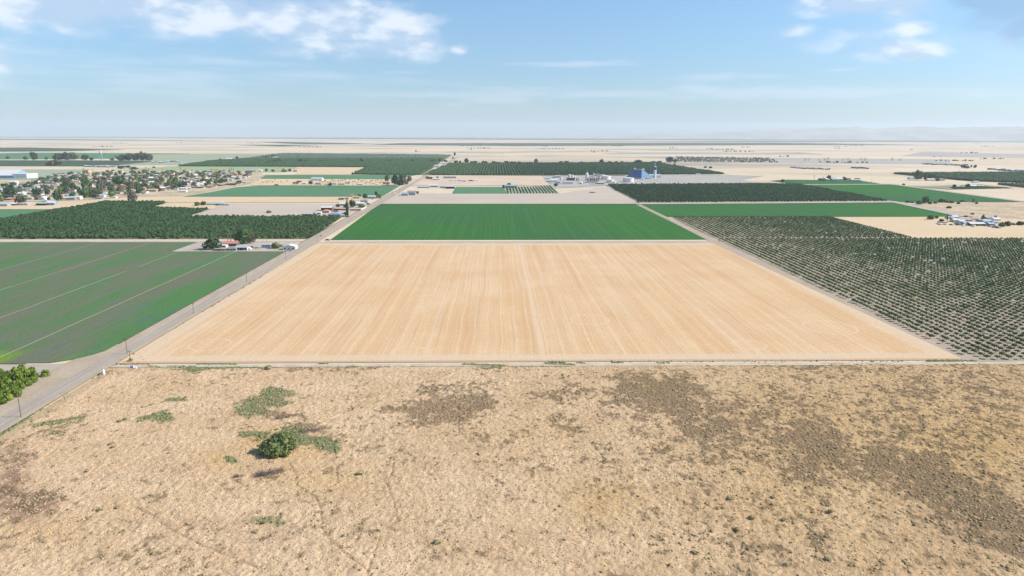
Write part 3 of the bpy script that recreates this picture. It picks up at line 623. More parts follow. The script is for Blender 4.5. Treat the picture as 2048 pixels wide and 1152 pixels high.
def orchard(name, poly, dx, dy, rad, hc, label, sub=0, leaves=0, drop=.03, mt=m_leaf, jit=.3, vis=True, sq=.85, skip=None, stag=0, var=.2):
    x, y = grid_in(poly, dx, dy, jit, drop, stag=stag)
    if vis:
        u, v = proj(x, y, 0*x); k = (u > -160) & (u < 2210); x, y = x[k], y[k]
    if skip is not None: k = ~skip(x, y); x, y = x[k], y[k]
    pr = [leafy(leaves, .34, RNG, sq, .8, sub=sub, lumps=5) if leaves else blobv(sub, .3, RNG, sq) for _ in range(6)]
    vig = fbm(x*.02, y*.02, 3, 5)
    s = rad*(1-var+2*var*RNG.random(len(x)))*(.72+.55*vig)
    V, Fc, r = merge(pr, x, y, hc*(.8+.4*vig), s, s)
    return stuffmesh(name, V, Fc, r, mt, label, 'orchard')
# right orchard: the nearest 300 trees are things of their own
RP = [(1345,435),(1661,435.2),(1831,477),(2400,477.5),(2900,722),(1958,722.5),(1446,484)]
WP = [G(*q) for q in RP]
X0 = G(1950, 722)[0]+1.6; Y0 = G(1990, 719)[1]
near_list = []
gxx, gyy, gr_, gc_ = [], [], [], []
for j in range(175):
    for i in range(122):
        a = X0-18*5.4+i*5.4+rnd.gauss(0, .12); c = Y0+j*4.3+rnd.gauss(0, .2)+(i % 2)*.0
        gxx.append(a); gyy.append(c); gr_.append(j); gc_.append(i)
gxx = np.array(gxx); gyy = np.array(gyy); gr_ = np.array(gr_); gc_ = np.array(gc_)
u, v = proj(gxx, gyy, 0*gxx)
eu = np.interp(v, [435, 484, 722], [1346, 1450, 1954])
k = inpoly(gxx, gyy, WP) & (u < 2230) & (u > eu)
drop = RNG.random(len(gxx)) < np.where(fbm(gxx*.03, gyy*.03, 3, 8) < .32, .055, .015)
ylane = G(1700, 478)[1]
k &= ~drop & (np.abs(gyy-ylane) > 2.6)
gxx, gyy, gr_, gc_, u, v = gxx[k], gyy[k], gr_[k], gc_[k], u[k], v[k]
order = np.argsort(-v+np.where(u > 2050, 1e4, 0)); n300 = order[:300]; rest = np.ones(len(gxx), bool); rest[n300] = False
rest &= (u < 2060) | (v < 700)
crown_me = []
for q in range(6):
    V, Fc = leafy(150, .24, RNG, .62, .74, lumps=7, sub=1); me = np_mesh('crown', V*np.array([1, 1, 1.0]), Fc); me.materials.append(leafmat('orchard_tree_leaves', (.055,.090,.034), (.14,.195,.070), 1.2) if q == 0 else crown_me[0].materials[0]); crown_me.append(me)
tb = MB(); tb.tube((0,0,0), (0,0,.9), .11, .08); tb.tube((0,0,.85), (.5,.1,1.5), .07, .04); tb.tube((0,0,.85), (-.4,.3,1.5), .07, .04); tb.tube((0,0,.85), (-.1,-.45,1.5), .07, .04)
trunk_me = tb.mesh('trunk'); trunk_me.materials.append(m_bark)
protos = []
for q in range(6):
    tt = thing('orchard_tree', 0, 0); ob('crown', crown_me[q], None, tt, (0, 0, 1.75)); ob('trunk', trunk_me, None, tt); protos.append(tt)
used = set(); byrow = {}
for idx_ in n300:
    q = rnd.randrange(6); s_ = 1.42*(.76+.42*rnd.random())
    a, c = float(gxx[idx_]), float(gyy[idx_])
    if q not in used: o = protos[q]; used.add(q); o.location = (a, c, 0)
    else: o = dup(protos[q], a, c)
    o.rotation_euler.z = rnd.random()*6.28
    o.scale = (1, 1, 1)
    for ch in o.children:
        if ch.name.startswith('crown'): ch.scale = (s_, s_, s_*.95)
    tag(o, None, 'tree', 'nearest trees of the right orchard'); byrow.setdefault(int(gr_[idx_]), []).append(o)
for j, key in enumerate(sorted(byrow)):
    rank(byrow[key], 'small round orchard tree in the '+ordn(j)+' cross row, {} from the left')
x, y = gxx[rest], gyy[rest]; dd = np.hypot(x, y); nr = dd < 560
vig = fbm(x*.02, y*.02, 3, 5)
s = 1.36*(.82+.34*RNG.random(len(x)))*(.9+.25*vig)
V1, F1, r1 = merge([leafy(46, .32, RNG, .64, .8, sub=1, lumps=6) for _ in range(6)], x[nr], y[nr], 1.7+0*x[nr], s[nr], s[nr])
V2, F2, r2 = merge([leafy(14, .4, RNG, .7, .85, sub=0, lumps=5) for _ in range(6)], x[~nr], y[~nr], 1.7+0*x[~nr], s[~nr]*1.08, s[~nr])
tx = merge(trunkp, x[nr], y[nr], .5+0*x[nr], np.full(nr.sum(), 1.8), np.full(nr.sum(), 1.1))
V = np.concatenate([V1, V2, tx[0]]); Fc = np.concatenate([F1, F2+len(V1), tx[1]+len(V1)+len(V2)]); r = np.concatenate([r1, r2, tx[2]*0])
stuffmesh('orchard', V, Fc, r, m_leaf, 'countless small round trees filling the rest of the right orchard', 'orchard')

orchard('orchard', [(-150,478),(622,477.6),(682,434.8),(374,434.6),(420,419),(297,417),(333,405.8),(212,404.6),(-150,466)], 6.6, 4.3, 2.5, 2.0, 'dense dark green orchard left of the road behind the crop', sub=0, leaves=18, drop=.02, mt=m_leaf2, jit=.45, var=.28)
orchard('orchard', [(1214,371),(1278,405.8),(1776,402.8),(1598,369.8),(1536,368.6)], 6.4, 5.0, 2.7, 2.4, 'square dark orchard between the plant and the green strip', sub=0, leaves=8, drop=.01, mt=m_leaf2)
orchard('orchard', [(846,350),(901,327),(1310,326),(1450,348),(1380,348.6),(1084,350.6)], 8.2, 5.6, 3.0, 2.4, 'long dark orchard behind the industrial plant', mt=m_leaf2, drop=.01)
orchard('orchard', [(356,332.4),(430,321.6),(500,318.5),(888,318.5),(842,350),(704,349),(738,334.3)], 8.0, 6.4, 3.6, 2.6, 'wide dark orchard beyond the tan field, left of the road', mt=m_leaf2, drop=.01)
orchard('orchard', [(1785,347.6),(2150,345.4),(2150,369),(1945,362.8),(1872,356.2)], 7.0, 6.4, 3.4, 2.6, 'dark orchard on the far right behind the farm', mt=m_leaf2, drop=.01)
orchard('orchard', [(1995,369.5),(2150,371),(2150,382),(2048,376)], 7.0, 5.6, 3.0, 2.4, 'small dark orchard corner at far right edge', mt=m_leaf2)
orchard('orchard', [(1955,373.5),(2022,376.8),(1910,378.8),(1900,376)], 5.0, 4.0, 1.8, 1.2, 'low dark planting below the small far farm', mt=m_leaf2)
orchard('orchard', [(1008,375),(1103,373),(1117,387),(1014,387.6)], 6.0, 2.6, 1.2, 1.0, 'rows of young trees on pale ground', mt=m_leaf2, drop=.04)
orchard('young_trees', [(1352,314.5),(1536,317),(1560,325.5),(1352,324)], 22, 22, 3.6, 3.2, 'rows of thin grey young trees on the plain', mt=clumpmat('grey_leaves', [P(120,128,104,.6), P(150,150,126,.6)]), drop=.25)
orchard('orchard', [(500,317.6),(560,307.6),(900,310.5),(886,317.6)], 16, 12, 4.2, 2.2, 'grey-green young orchard at the back, left of the road', mt=clumpmat('greygreen_leaves', [P(92,118,98,.6), P(118,138,116,.6)]), drop=.05)

# ------------------------------------------------------------------ trees, shrubs, palms
LM = {'green': leafmat('leaves_green', (.045,.090,.030), (.100,.165,.050)), 'dark': leafmat('leaves_dark', (.026,.056,.024), (.058,.105,.040)),
      'olive': leafmat('leaves_olive', (.070,.080,.040), (.135,.140,.070)), 'lime': leafmat('leaves_lime', (.11,.17,.045), (.20,.28,.08)),
      'yellow': leafmat('leaves_yellow', (.13,.15,.05), (.22,.23,.09)), 'citrus': leafmat('leaves_citrus', (.075,.130,.018), (.20,.26,.035), 1.0),
      'bush': leafmat('leaves_bush', (.10,.135,.042), (.29,.31,.11), .9), 'sage': leafmat('leaves_sage', (.27,.235,.11), (.42,.36,.19)), 'grey': leafmat('leaves_grey', (.12,.12,.09), (.20,.19,.14)), 'teal': leafmat('leaves_teal', (.030,.065,.035), (.055,.105,.055))}
m_dead = plain('dead_wood', (.17,.13,.12)); m_palewood = plain('pale_wood', (.42,.36,.29))
TC = {}
def tree_proto(col, kind, k):
    key = (col, kind, k)
    if key in TC: return TC[key]
    rg = np.random.default_rng(hash((len(col), ord(col[0]), len(kind), ord(kind[0]), k)) % 9999)
    if kind == 'broad': V, Fc = leafy(260, .20, rg, .80, .62, lumps=11, sub=1)
    elif kind == 'tall': V, Fc = leafy(220, .22, rg, .80, .55, lumps=12, sub=1); V = V*np.array([.8, .8, 1.5])
    elif kind == 'bush': V, Fc = leafy(240, .20, rg, .75, .70, lumps=12, sub=1)
    elif kind == 'column': V, Fc = leafy(160, .2, rg, .9, .7, lumps=9, sub=1); V = V*np.array([.5, .5, 1.0])
    zb = V[:, 2].min(); zb = np.percentile(V[:, 2], 2); V[:, 2] = np.maximum(V[:, 2]-zb, -.02); top = np.percentile(V[:, 2], 97.5); rad = np.percentile(np.hypot(V[:, 0], V[:, 1]), 96)
    V[:, :2] /= rad; V[:, 2] /= top
    lift = {'broad': .12, 'tall': .12, 'bush': 0.0, 'column': .03}[kind]
    V[:, 2] = V[:, 2]*(1-lift)+lift
    cm_ = np_mesh('crown', V, Fc); cm_.materials.append(LM[col])
    tb = MB(); tb.tube((0,0,0), (0,0,lift+.15), .07, .05, 6); tb.tube((0,0,lift+.08), (.3,.05,lift+.35), .04, .015); tb.tube((0,0,lift+.08), (-.25,.2,lift+.35), .04, .015); tb.tube((0,0,lift+.08), (0,-.28,lift+.32), .04, .015)
    tm_ = tb.mesh('trunk'); tm_.materials.append(m_bark); TC[key] = [cm_, tm_, None]; return TC[key]
def tree(name, x, y, wid, hei, col='green', kind='broad', label=None, group=None, z=0, cat=None):
    k = rnd.randrange(4); pr = tree_proto(col, kind, k); rz = rnd.random()*6.28
    if pr[2] is None:
        o = thing(name, x, y, z, rz); ob('crown', pr[0], None, o); ob('trunk' if kind != 'bush' else 'stem', pr[1], None, o); pr[2] = o
    else: o = dup(pr[2], x, y, z, rz); o.name = name
    for key in ('label', 'group', 'category'):
        if key in o: del o[key]
    o.scale = (wid/2, wid/2, hei)
    return tag(o, label, cat or ('shrub' if kind == 'bush' else 'tree'), group)
def ptree(name, u, v, wp, hp, col='green', kind='broad', label=None, group=None, cat=None):
    x, y = G(u, v); s = S(u, v); return tree(name, x, y, wp*s, hp*s, col, kind, label, group, 0.0 if y > Yc0 else float(hz(np.array([x]), np.array([y]))[0]), cat)
m_frond = leafmat('palm_fronds', (.06,.085,.03), (.16,.17,.07)); m_ptr = plain('palm_trunk', (.25,.19,.13))
def palm_mesh(nf, seed):
    rg = random.Random(seed); V = []; Fc = []
    for i in range(nf):
        a = 6.283*i/nf+rg.random(); e = rg.uniform(-.7, 1.1); ln = rg.uniform(.8, 1.05); pts = []
        for k in range(5):
            q = k/4; r_ = ln*q*math.cos(e*.6); z = ln*(q*math.sin(e)-.55*q*q*(1.2 if e > 0 else .6)); pts.append((r_*math.cos(a), r_*math.sin(a), z))
        for k in range(4):
            w0 = .14*(1-abs(k/4-.4)); w1 = .14*(1-abs((k+1)/4-.4)) if k < 3 else .01; o = len(V)
            px_, py_ = -math.sin(a), math.cos(a); p0, p1 = pts[k], pts[k+1]
            V += [(p0[0]+px_*w0, p0[1]+py_*w0, p0[2]-.05), (p0[0], p0[1], p0[2]), (p0[0]-px_*w0, p0[1]-py_*w0, p0[2]-.05), (p1[0]+px_*w1, p1[1]+py_*w1, p1[2]-.05), (p1[0], p1[1], p1[2]), (p1[0]-px_*w1, p1[1]-py_*w1, p1[2]-.05)]
            Fc += [(o, o+1, o+4, o+3), (o+1, o+2, o+5, o+4)]
    me = bpy.data.meshes.new('crown'); me.from_pydata(V, [], Fc); me.update(); me.materials.append(m_frond); return me
PM = [palm_mesh(22, 3), palm_mesh(18, 4), palm_mesh(20, 9)]; PT = MB().tube((0,0,0), (.02,0,1), .045, .03, 6).mesh('trunk'); PT.materials.append(m_ptr); PP = [None]*3
def palm(x, y, crown, hei, label=None, group=None):
    k = rnd.randrange(3)
    if PP[k] is None: o = thing('palm_tree', x, y); ob('crown', PM[k], None, o); ob('trunk', PT, None, o); PP[k] = o
    else: o = dup(PP[k], x, y)
    for key in ('label', 'group'):
        if key in o: del o[key]
    o.rotation_euler.z = rnd.random()*6.28
    for ch in o.children:
        if ch.name.startswith('crown'): ch.location = (0, 0, hei-crown*.15); ch.scale = (crown/2,)*3
        else: ch.scale = (max(hei*.9, 3), max(hei*.9, 3), hei-crown*.12)
    return tag(o, label, 'palm', group)
def ppalm(u, v, wp, hp, label=None, group=None):
    x, y = G(u, v); s = S(u, v); return palm(x, y, wp*s, hp*s, label, group)
def bare_tree(u, v, hp, wp, mt, label, group=None, name='bare_tree', seed=1, z=None, n=7):
    x, y = G(u, v); s = S(u, v); rg = random.Random(seed); hh = hp*s; ww = wp*s/2; mb = MB()
    o = thing(name, x, y, float(hz(np.array([x]), np.array([y]))[0]) if y < Yc0 else 0)
    tm_ = MB().tube((0,0,-.1), (0,0,hh*.35), hh*.035, hh*.025).mesh('trunk'); ob('trunk', tm_, mt, o)
    for i in range(n):
        a = rg.random()*6.28; p1 = (ww*.5*math.cos(a), ww*.5*math.sin(a), hh*rg.uniform(.5, .75)); mb.tube((0,0,hh*.3), p1, hh*.02, hh*.012, 4)
        for j in range(4):
            a2 = a+rg.uniform(-.9, .9); p2 = (ww*rg.uniform(.6, 1)*math.cos(a2), ww*rg.uniform(.6, 1)*math.sin(a2), hh*rg.uniform(.65, 1)); mb.tube(p1, p2, hh*.012, hh*.004, 3)
            for l in range(2): mb.tube(p2, (p2[0]+ww*rg.uniform(-.2,.2), p2[1]+ww*rg.uniform(-.2,.2), p2[2]+hh*rg.uniform(-.05,.15)), hh*.006, hh*.003, 3)
    ob('branches', mb.mesh('branches'), mt, o); return tag(o, label, 'tree', group)

# foreground bush and shrubs
bx, by = G(552, 912)
o = thing('large_bush', bx, by+0.8, .3); o.scale = (1.32, 1.32, 1.32)
for me_, mt_ in [(None, None)]: pass
lob = []
rg = np.random.default_rng(5)
VV, FF, off = [], [], 0
for (a, c, z, r_) in [(0,0,2.2,2.9),(2.4,.5,2.6,2.5),(-2.3,.2,1.9,2.3),(1.2,-1.6,1.6,2.0),(-1.2,-1.7,1.4,1.9),(3.6,.4,2.0,1.8),(1.0,1.2,4.1,1.9),(-.6,1.4,3.4,1.7),(2.9,1.5,3.7,1.6),(-3.1,-.8,1.0,1.4),(.3,-2.6,.9,1.3),(2.8,-1.6,1.1,1.4),(2.0,.2,4.6,1.3)]:
    V, Fc = leafy(420, .15, rg, .95, .66, lumps=16, sub=2); VV.append(V*r_+np.array([a, c, z])); FF.append(Fc+off); off += len(V)
Vb = np.concatenate(VV); Vb[:, 2] = np.maximum(Vb[:, 2], -.1)
ob('foliage', np_mesh('foliage', Vb, np.concatenate(FF)), LM['bush'], o)
st = MB()
for i in range(7): a = i*.9; st.tube((0,0,-.3), (2*math.cos(a), 1.6*math.sin(a), 2.6), .16, .07)
ob('stem', st.mesh('stem'), m_bark, o); tag(o, 'big rounded green bush alone on the dry pasture', 'bush')
# dead grey brush heap
def dead_brush(u, v, wp, hp, label, seed, n=90):
    x, y = G(u, v); s = S(u, v); rg = random.Random(seed); mb = MB(); w = wp*s/2; h = hp*s
    for i in range(n):
        a = rg.uniform(-w, w); c = rg.uniform(-w*.35, w*.35)+a*.35; mb.tube((a, c, 0), (a+rg.gauss(0,.6), c+rg.gauss(0,.6), h*rg.uniform(.3,1)), .05, .02, 3)
    o = ob('dead_shrub', mb.mesh('dead_shrub'), m_dead, None, (x, y, float(hz(np.array([x]), np.array([y]))[0]))); return tag(o, label, 'shrub')
dead_brush(538, 952, 52, 11, 'leafless dark grey brush just below the big green bush', 3, 260)
dead_brush(478, 958, 18, 6, 'small pale dead brush left of the dark brush', 4, 70)
dead_brush(232, 866, 16, 4, 'fallen dead branches beside the green weed patch', 5, 30)
dead_brush(570, 840, 40, 5, 'dead stems in the gully above the bush', 6, 120)
dead_brush(612, 868, 50, 5, 'grey dead stems right of the gully', 8, 140)
bare_tree(130, 803, 18, 16, m_dead, 'crooked dead sapling by the road verge', name='dead_sapling', seed=5, n=3)
SH = [(238,846,12,6,'lime','low bright green shrub left of the long weed patch'),(250,842,12,6,'lime','low bright green shrub touching the long weed patch'),(222,893,12,6,'sage','green shrub tuft right of the round weed patch'),(228,899,14,5,'sage','small green shrub just under another tuft'),
      (176,948,12,8,'sage','small green shrub on bare straw at left'),(195,918,6,4,'sage','tiny green shrub above the left straw'),(203,1024,16,8,'sage','olive shrub at the left in scattered scrub'),(235,1020,14,6,'sage','low olive shrub right of another olive shrub'),
      (720,952,22,8,'sage','lone olive shrub in open straw near the centre'),(873,1092,20,11,'sage','dusty olive shrub low in the picture centre'),(537,741,18,12,'sage','round dark shrub on the pasture edge by the lane'),(530,1050,16,9,'sage','pale olive shrub below the bush'),
      (511,1068,16,8,'sage','greener shrub beside the pale olive one below the bush'),(1125,753,8,4,'lime','tiny yellow-green shrub near the lane'),(1138,755,6,4,'sage','tiny dark shrub beside the yellow-green one'),(1092,755,12,4,'sage','small flat shrub near the lane'),
      (1472,1065,14,9,'sage','dark shrub in the lower right scrub'),(1655,1125,18,9,'sage','green shrub near the bottom right'),(1570,1135,12,7,'sage','dark shrub near the bottom edge'),(1390,1112,14,9,'sage','dark shrub at bottom right of centre'),(1503,1042,16,8,'sage','olive shrub above the bottom right scrub'),
      (1545,1000,12,7,'sage','dark shrub above the open lower straw'),(1566,1046,12,7,'sage','dark shrub on bare straw lower right'),(1460,1003,20,7,'sage','flat green shrub in straw lower right'),(1660,1030,14,8,'sage','dark shrub by the dense dark scrub'),(262,722,10,12,'sage','scraggly shrub at the field corner pole')]
for (a, c, w, h, cl, lb) in SH: ptree('shrub', a, c+1, w*.8, h*.62, cl, 'bush', lb)
# bright citrus grove bottom left
cit = []
CW = [G(-160,748), G(66,742), G(104,752), G(0,815), G(-160,905)]
gx_, gy_ = grid_in(CW, 3.9, 3.9, .45, .10, px=False)
for a, c in zip(gx_, gy_):
    uu, vv = proj(a, c, 0)
    if uu < -25: continue
    w = rnd.uniform(2.9, 4.0); cit.append((float(c), tree('citrus_tree', float(a), float(c), w, rnd.uniform(2.6, 3.9), 'citrus', 'bush', None, 'bright green citrus trees beside the road', cat='tree')))
cit.sort(key=lambda t: t[0]); nrow = max(1, len(cit)//8+1)
for k in range(0, len(cit), 8): rank([q[1] for q in cit[k:k+8]], 'bright green citrus tree in the '+ordn(k//8)+' band of the grove, {} from the left')
sheet('grove_floor', CW, m_orch, 'bare soil under the bright citrus grove', 'ground', px=False)

exec_parts = True
# ------------------------------------------------------------------ buildings
WM = {'white': plain('wall_white', (.66,.64,.60)), 'cream': plain('wall_cream', (.62,.54,.42)), 'tan': plain('wall_tan', (.44,.35,.25)), 'grey': plain('wall_grey', (.36,.36,.36)), 'blue': plain('wall_blue', (.24,.32,.44)),
      'brown': plain('wall_brown', (.17,.11,.09)), 'pink': plain('wall_pink', (.55,.36,.28)), 'dark': plain('wall_dark', (.05,.05,.06)), 'green': plain('wall_green', (.33,.42,.33)), 'red': plain('wall_red', (.32,.07,.05)), 'teal': plain('wall_teal', (.12,.34,.34))}
RM = {'white': plain('roof_white', (.66,.65,.63), .5), 'grey': plain('roof_grey', (.27,.26,.26), .8), 'metal': plain('roof_metal', (.42,.46,.49), .5), 'tan': plain('roof_tan', (.45,.36,.28)), 'brown': plain('roof_brown', (.16,.10,.08)), 'salmon': plain('roof_salmon', (.55,.24,.17)),
      'blue': plain('roof_blue', (.22,.33,.45), .5), 'dark': plain('roof_dark', (.07,.065,.07)), 'teal': plain('roof_teal', (.25,.40,.38)), 'green': plain('roof_green', (.08,.32,.18)), 'sky': plain('roof_sky_blue', (.10,.35,.60))}
m_glass = plain('window_glass', (.03,.04,.05), .15, spec=.5); m_door = plain('door_paint', (.20,.14,.10)); m_tyre = plain('tyre', (.02,.02,.02))
HC = {}
def house(x, y, w, d, h, wall, roof, rz=0, shape='gable', label=None, group=None, name='house', cat='house', det=False, along='x', rh=None):
    key = (round(w), round(d), round(h, 1), wall, roof, shape, det, along, rh)
    if key in HC:
        o = dup(HC[key], x, y, 0, rz); o.name = name
        for q in ('label', 'group'):
            if q in o: del o[q]
        return tag(o, label, cat, group)
    w, d = round(w), round(d); w = max(w, 2); d = max(d, 2); hh = rh if rh is not None else .22*min(w, d)
    o = thing(name, x, y, 0, rz)
    if shape == 'gable':
        ob('wall', MB().gwall(w, d, h, hh, along).mesh('wall'), WM[wall], o); ob('roof', MB().gable(w, d, h, hh, .5, along).mesh('roof'), RM[roof], o)
    elif shape == 'flat':
        ob('wall', MB().box(-w/2,w/2,-d/2,d/2,0,h).mesh('wall'), WM[wall], o); ob('roof', MB().box(-w/2-.3,w/2+.3,-d/2-.3,d/2+.3,h+.003,h+.25).mesh('roof'), RM[roof], o)
    elif shape == 'open':                   # carport or barn open at the front
        mb = MB().box(-w/2,-w/2+.2,-d/2,d/2,0,h).box(w/2-.2,w/2,-d/2,d/2,0,h).box(-w/2+.2,w/2-.2,d/2-.2,d/2,0,h)
        for k in range(1, 3): q = -w/2+w*k/3; mb.box(q-.12,q+.12,-d/2,-d/2+.24,0,h)
        ob('wall', mb.mesh('wall'), WM[wall], o); ob('roof', MB().gable(w, d, h, hh*.6, .5, along).mesh('roof'), RM[roof], o)
    elif shape == 'hip':
        a = w/2+.5; b_ = d/2+.5; r_ = max(0, (w-d)/2); ob('wall', MB().box(-w/2,w/2,-d/2,d/2,0,h).mesh('wall'), WM[wall], o)
        ob('roof', MB().add([(-a,-b_,h),(a,-b_,h),(a,b_,h),(-a,b_,h),(-r_-.01,0,h+hh),(r_+.01,0,h+hh)], [(0,1,5,4),(1,2,5),(2,3,4,5),(3,0,4),(3,2,1,0)]).mesh('roof'), RM[roof], o)
    if det and shape != 'open':
        f = -d/2-.03; ob('door', MB().box(-.5,.5,f,f+.05,0,min(2.1, h-.3)).mesh('door'), m_door, o)
        for k in (-.33, .3):
            ob('window', MB().box(w*k-.7,w*k+.7,f,f+.05,1.0,min(2.1, h-.3)).mesh('window'), m_glass, o)
    HC[key] = o; return tag(o, label, cat, group)
def pb(u0, u1, v, hp, d, wall, roof, label, shape='gable', rz=0, det=True, name='house', cat=None, group=None, along='x', rh=None):
    u = (u0+u1)/2; s = S(u, v); x, y = G(u, v); w = (u1-u0)*s; return house(x, y+d/2, w, d, hp*s, wall, roof, rz, shape, label, group, name, cat or name.split('_')[-1], det, along, rh)
def car(x, y, rz, mt, label, name='parked_car', van=False, group=None, cat='car'):
    o = thing(name, x, y, 0, rz); h1, h2 = (.95, 1.5) if not van else (1.1, 2.3)
    mb = MB(); sec = [(-2.3,.45),(-2.3,.85),(-1.9,h1),(1.6,h1),(2.3,.8),(2.3,.4)]
    n_ = len(sec); V = [(a,-.9,c) for a, c in sec]+[(a,.9,c) for a, c in sec]; mb.add(V, [tuple(range(n_)), tuple(range(n_, 2*n_))[::-1]]+[(i, i+n_, (i+1) % n_+n_, (i+1) % n_) for i in range(n_)]); ob('body', mb.mesh('body'), mt, o)
    c0, c1, c2, c3 = (-1.7,-1.2,.5,1.0) if not van else (-2.25,-2.2,1.0,1.5)
    V = [(c0,-.85,h1),(c3,-.85,h1),(c2,-.7,h2),(c1,-.7,h2),(c0,.85,h1),(c3,.85,h1),(c2,.7,h2),(c1,.7,h2)]
    ob('cabin', MB().add(V, [(0,1,2,3),(7,6,5,4),(3,2,6,7),(1,5,6,2),(0,3,7,4)]).mesh('cabin'), m_glass if not van else mt, o)
    ob('roof', MB().box(c1,c2,-.7,.7,h2+.003,h2+.06).mesh('roof'), mt, o)
    for a in (-1.4, 1.4):
        for c in (-.85, .85): ob('wheel', MB().tube((a,c-.12,.33), (a,c+.12,.33), .33, n=10).mesh('wheel'), m_tyre, o)
    return tag(o, label, cat, group)
PC = {k: plain('car_'+k, c, .35, spec=.5) for k, c in dict(red=(.35,.03,.03), dark=(.03,.03,.05), white=(.75,.75,.75), blue=(.06,.12,.30), silver=(.4,.41,.42), black=(.015,.015,.015)).items()}
def pcar(u, v, rz, c, label, van=False, group=None, name='parked_car', cat='car'): x, y = G(u, v); return car(x, y, rz, PC[c], label, name, van, group, cat)
# near farmstead
T_ = lambda *a, **k: ptree(*a, **k)
T_('round_tree', 425, 499, 34, 23, 'dark', label='large dark round tree at the left end of the farmyard')
T_('round_tree', 487, 487, 40, 27, 'green', label='broad green tree right of the two palms in the farmyard')
T_('round_tree', 500, 487, 20, 21, 'olive', label='paler low side tree against the broad farmyard tree')
ppalm(456, 486, 12, 21, 'left palm of the pair in the farmyard'); ppalm(462, 485, 13, 20, 'right palm of the pair in the farmyard')
pb(446,474,493,6,8,'brown','salmon','old house with pinkish roof among the farmyard trees', 'gable'); pb(441,452,496,5,6,'white','white','small white-roofed carport beside the dark round tree', 'open', name='carport')
pb(430,441,502.0,4,4,'tan','tan','low tan shed in front of the dark round tree', 'flat', name='shed'); pb(441,452,502.2,4.6,4,'cream','tan','cream shed next to the low tan shed', 'gable', name='shed')
pb(453,472,502,5,6,'grey','grey','grey farmhouse in front of the pink-roofed house', 'hip'); pb(471,494,501,6,9,'white','metal','farm building with light metal roof and dark open bay', 'open', name='barn')
pb(494,500,500,3,4,'white','white','small white pump shed at the farm building end', 'flat', name='shed')
pb(565,591,500.5,7,8,'white','white','white shed with pale roof nearest the road', 'gable', name='shed', along='y', rh=1.6)
T_('yard_bush', 551, 497, 17, 11, 'yellow', 'bush', 'yellow-green bush beside the travel trailer'); T_('yard_bush', 562, 494, 9, 5, 'grey', 'bush', 'low grey bush right of the yellow-green bush')
def trailer(u, v, L_, label, mt, rz=0):
    x, y = G(u, v); o = thing('travel_trailer', x, y, 0, rz)
    ob('body', MB().box(-L_/2,L_/2,-1.2,1.2,.6,3.2).mesh('body'), mt, o); ob('roof', MB().box(-L_/2-.02,L_/2+.02,-1.22,1.22,3.203,3.3).mesh('roof'), RM['white'], o)
    for k in (-.3, 0, .28): ob('window', MB().box(L_*k-.6,L_*k+.6,-1.24,-1.2,1.6,2.4).mesh('window'), m_glass, o)
    for a in (-.5, .5):
        for c in (-1.1, 1.1): ob('wheel', MB().tube((a,c-.1,.35), (a,c+.1,.35), .35, n=10).mesh('wheel'), m_tyre, o)
    ob('hitch', MB().tube((L_/2,0,.6), (L_/2+1.3,0,.5), .08).mesh('hitch'), m_tyre, o); return tag(o, label, 'trailer')
trailer(533, 495.5, 8.5, 'blue and white travel trailer in the middle of the yard', plain('trailer_blue', (.35,.45,.62), .4))
pb(540,545,495,6,3,'white','white','white box shed at the end of the travel trailer', 'flat', name='shed')
pcar(503, 495.5, 0, 'dark', 'dark small car parked near the metal-roofed farm building'); pcar(514, 497, .2, 'silver', 'silver car parked in the pale farmyard'); pcar(570, 496, .1, 'dark', 'dark car behind the white roadside shed')
pcar(583, 502.5, 1.2, 'silver', 'silver car near the farm entrance')
pcar(642, 474, 1.45, 'red', 'red car driving on the road past the junction', name='car'); pcar(655, 480.8, 0, 'black', 'black car on the gravel lane by the green field', name='car')
pcar(790, 388, 1.5, 'white', 'white van on the road beside the grey sheds', van=True, name='van', cat='van')
# poles
m_pole = plain('pole_wood', (.16,.12,.09)); PO = [None]
def pole(u, v, hp, label, rz=0):
    x, y = G(u, v); hh = 9.5
    if PO[0] is None:
        o = thing('utility_pole', x, y, 0, rz); ob('post', MB().cyl(0,0,-.3,hh,.17,.11,8).mesh('post'), m_pole, o); ob('crossarm', MB().box(-1.2,1.2,-.07,.07,hh-.9,hh-.7).mesh('crossarm'), m_pole, o)
        for k in (-1.05, -.4, .4, 1.05): ob('insulator', MB().cyl(k,0,hh-.7,hh-.5,.05,.04,6).mesh('insulator'), WM['grey'], o)
        PO[0] = o
    else: o = dup(PO[0], x, y, 0, rz)
    s = hp*S(u, v)/hh; o.scale = (1, 1, s); return tag(o, label, 'pole', 'wooden utility poles')
for (a, c, h_, lb) in [(43,838,52,'wooden pole nearest the camera at the road bend'),(255,711,36,'wooden pole at the near left corner of the stubble field'),(387.5,630,26,'wooden pole by the road, second along the stubble field'),(494,566,22,'wooden pole by the road, third along the stubble field'),
                       (572,520,20,'wooden pole by the road opposite the white shed'),(635,484,14,'wooden pole at the lane junction by the black car'),(663,452,13,'wooden pole beside the road along the left orchard'),(230.5,481,19,'wooden pole in front of the left orchard centre'),(2.5,479,18,'wooden pole in front of the orchard at left edge'),
                       (526,484,10,'left pole of the pair behind the travel trailer'),(534,484,10,'right pole of the pair behind the travel trailer'),(799,388,12,'wooden pole beside the white van'),(796,372,11,'wooden pole where the road passes the eucalyptus'),(1743,366,9,'wooden pole at the far green field corner'),
                       (1603,330.5,8,'lone pole above the scrapyard on the plain'),(1628,357,10,'wooden pole left of the far farm'),(261,722,22,'shorter weathered pole at the near corner of the stubble field')]:
    pole(a, c, h_, lb)
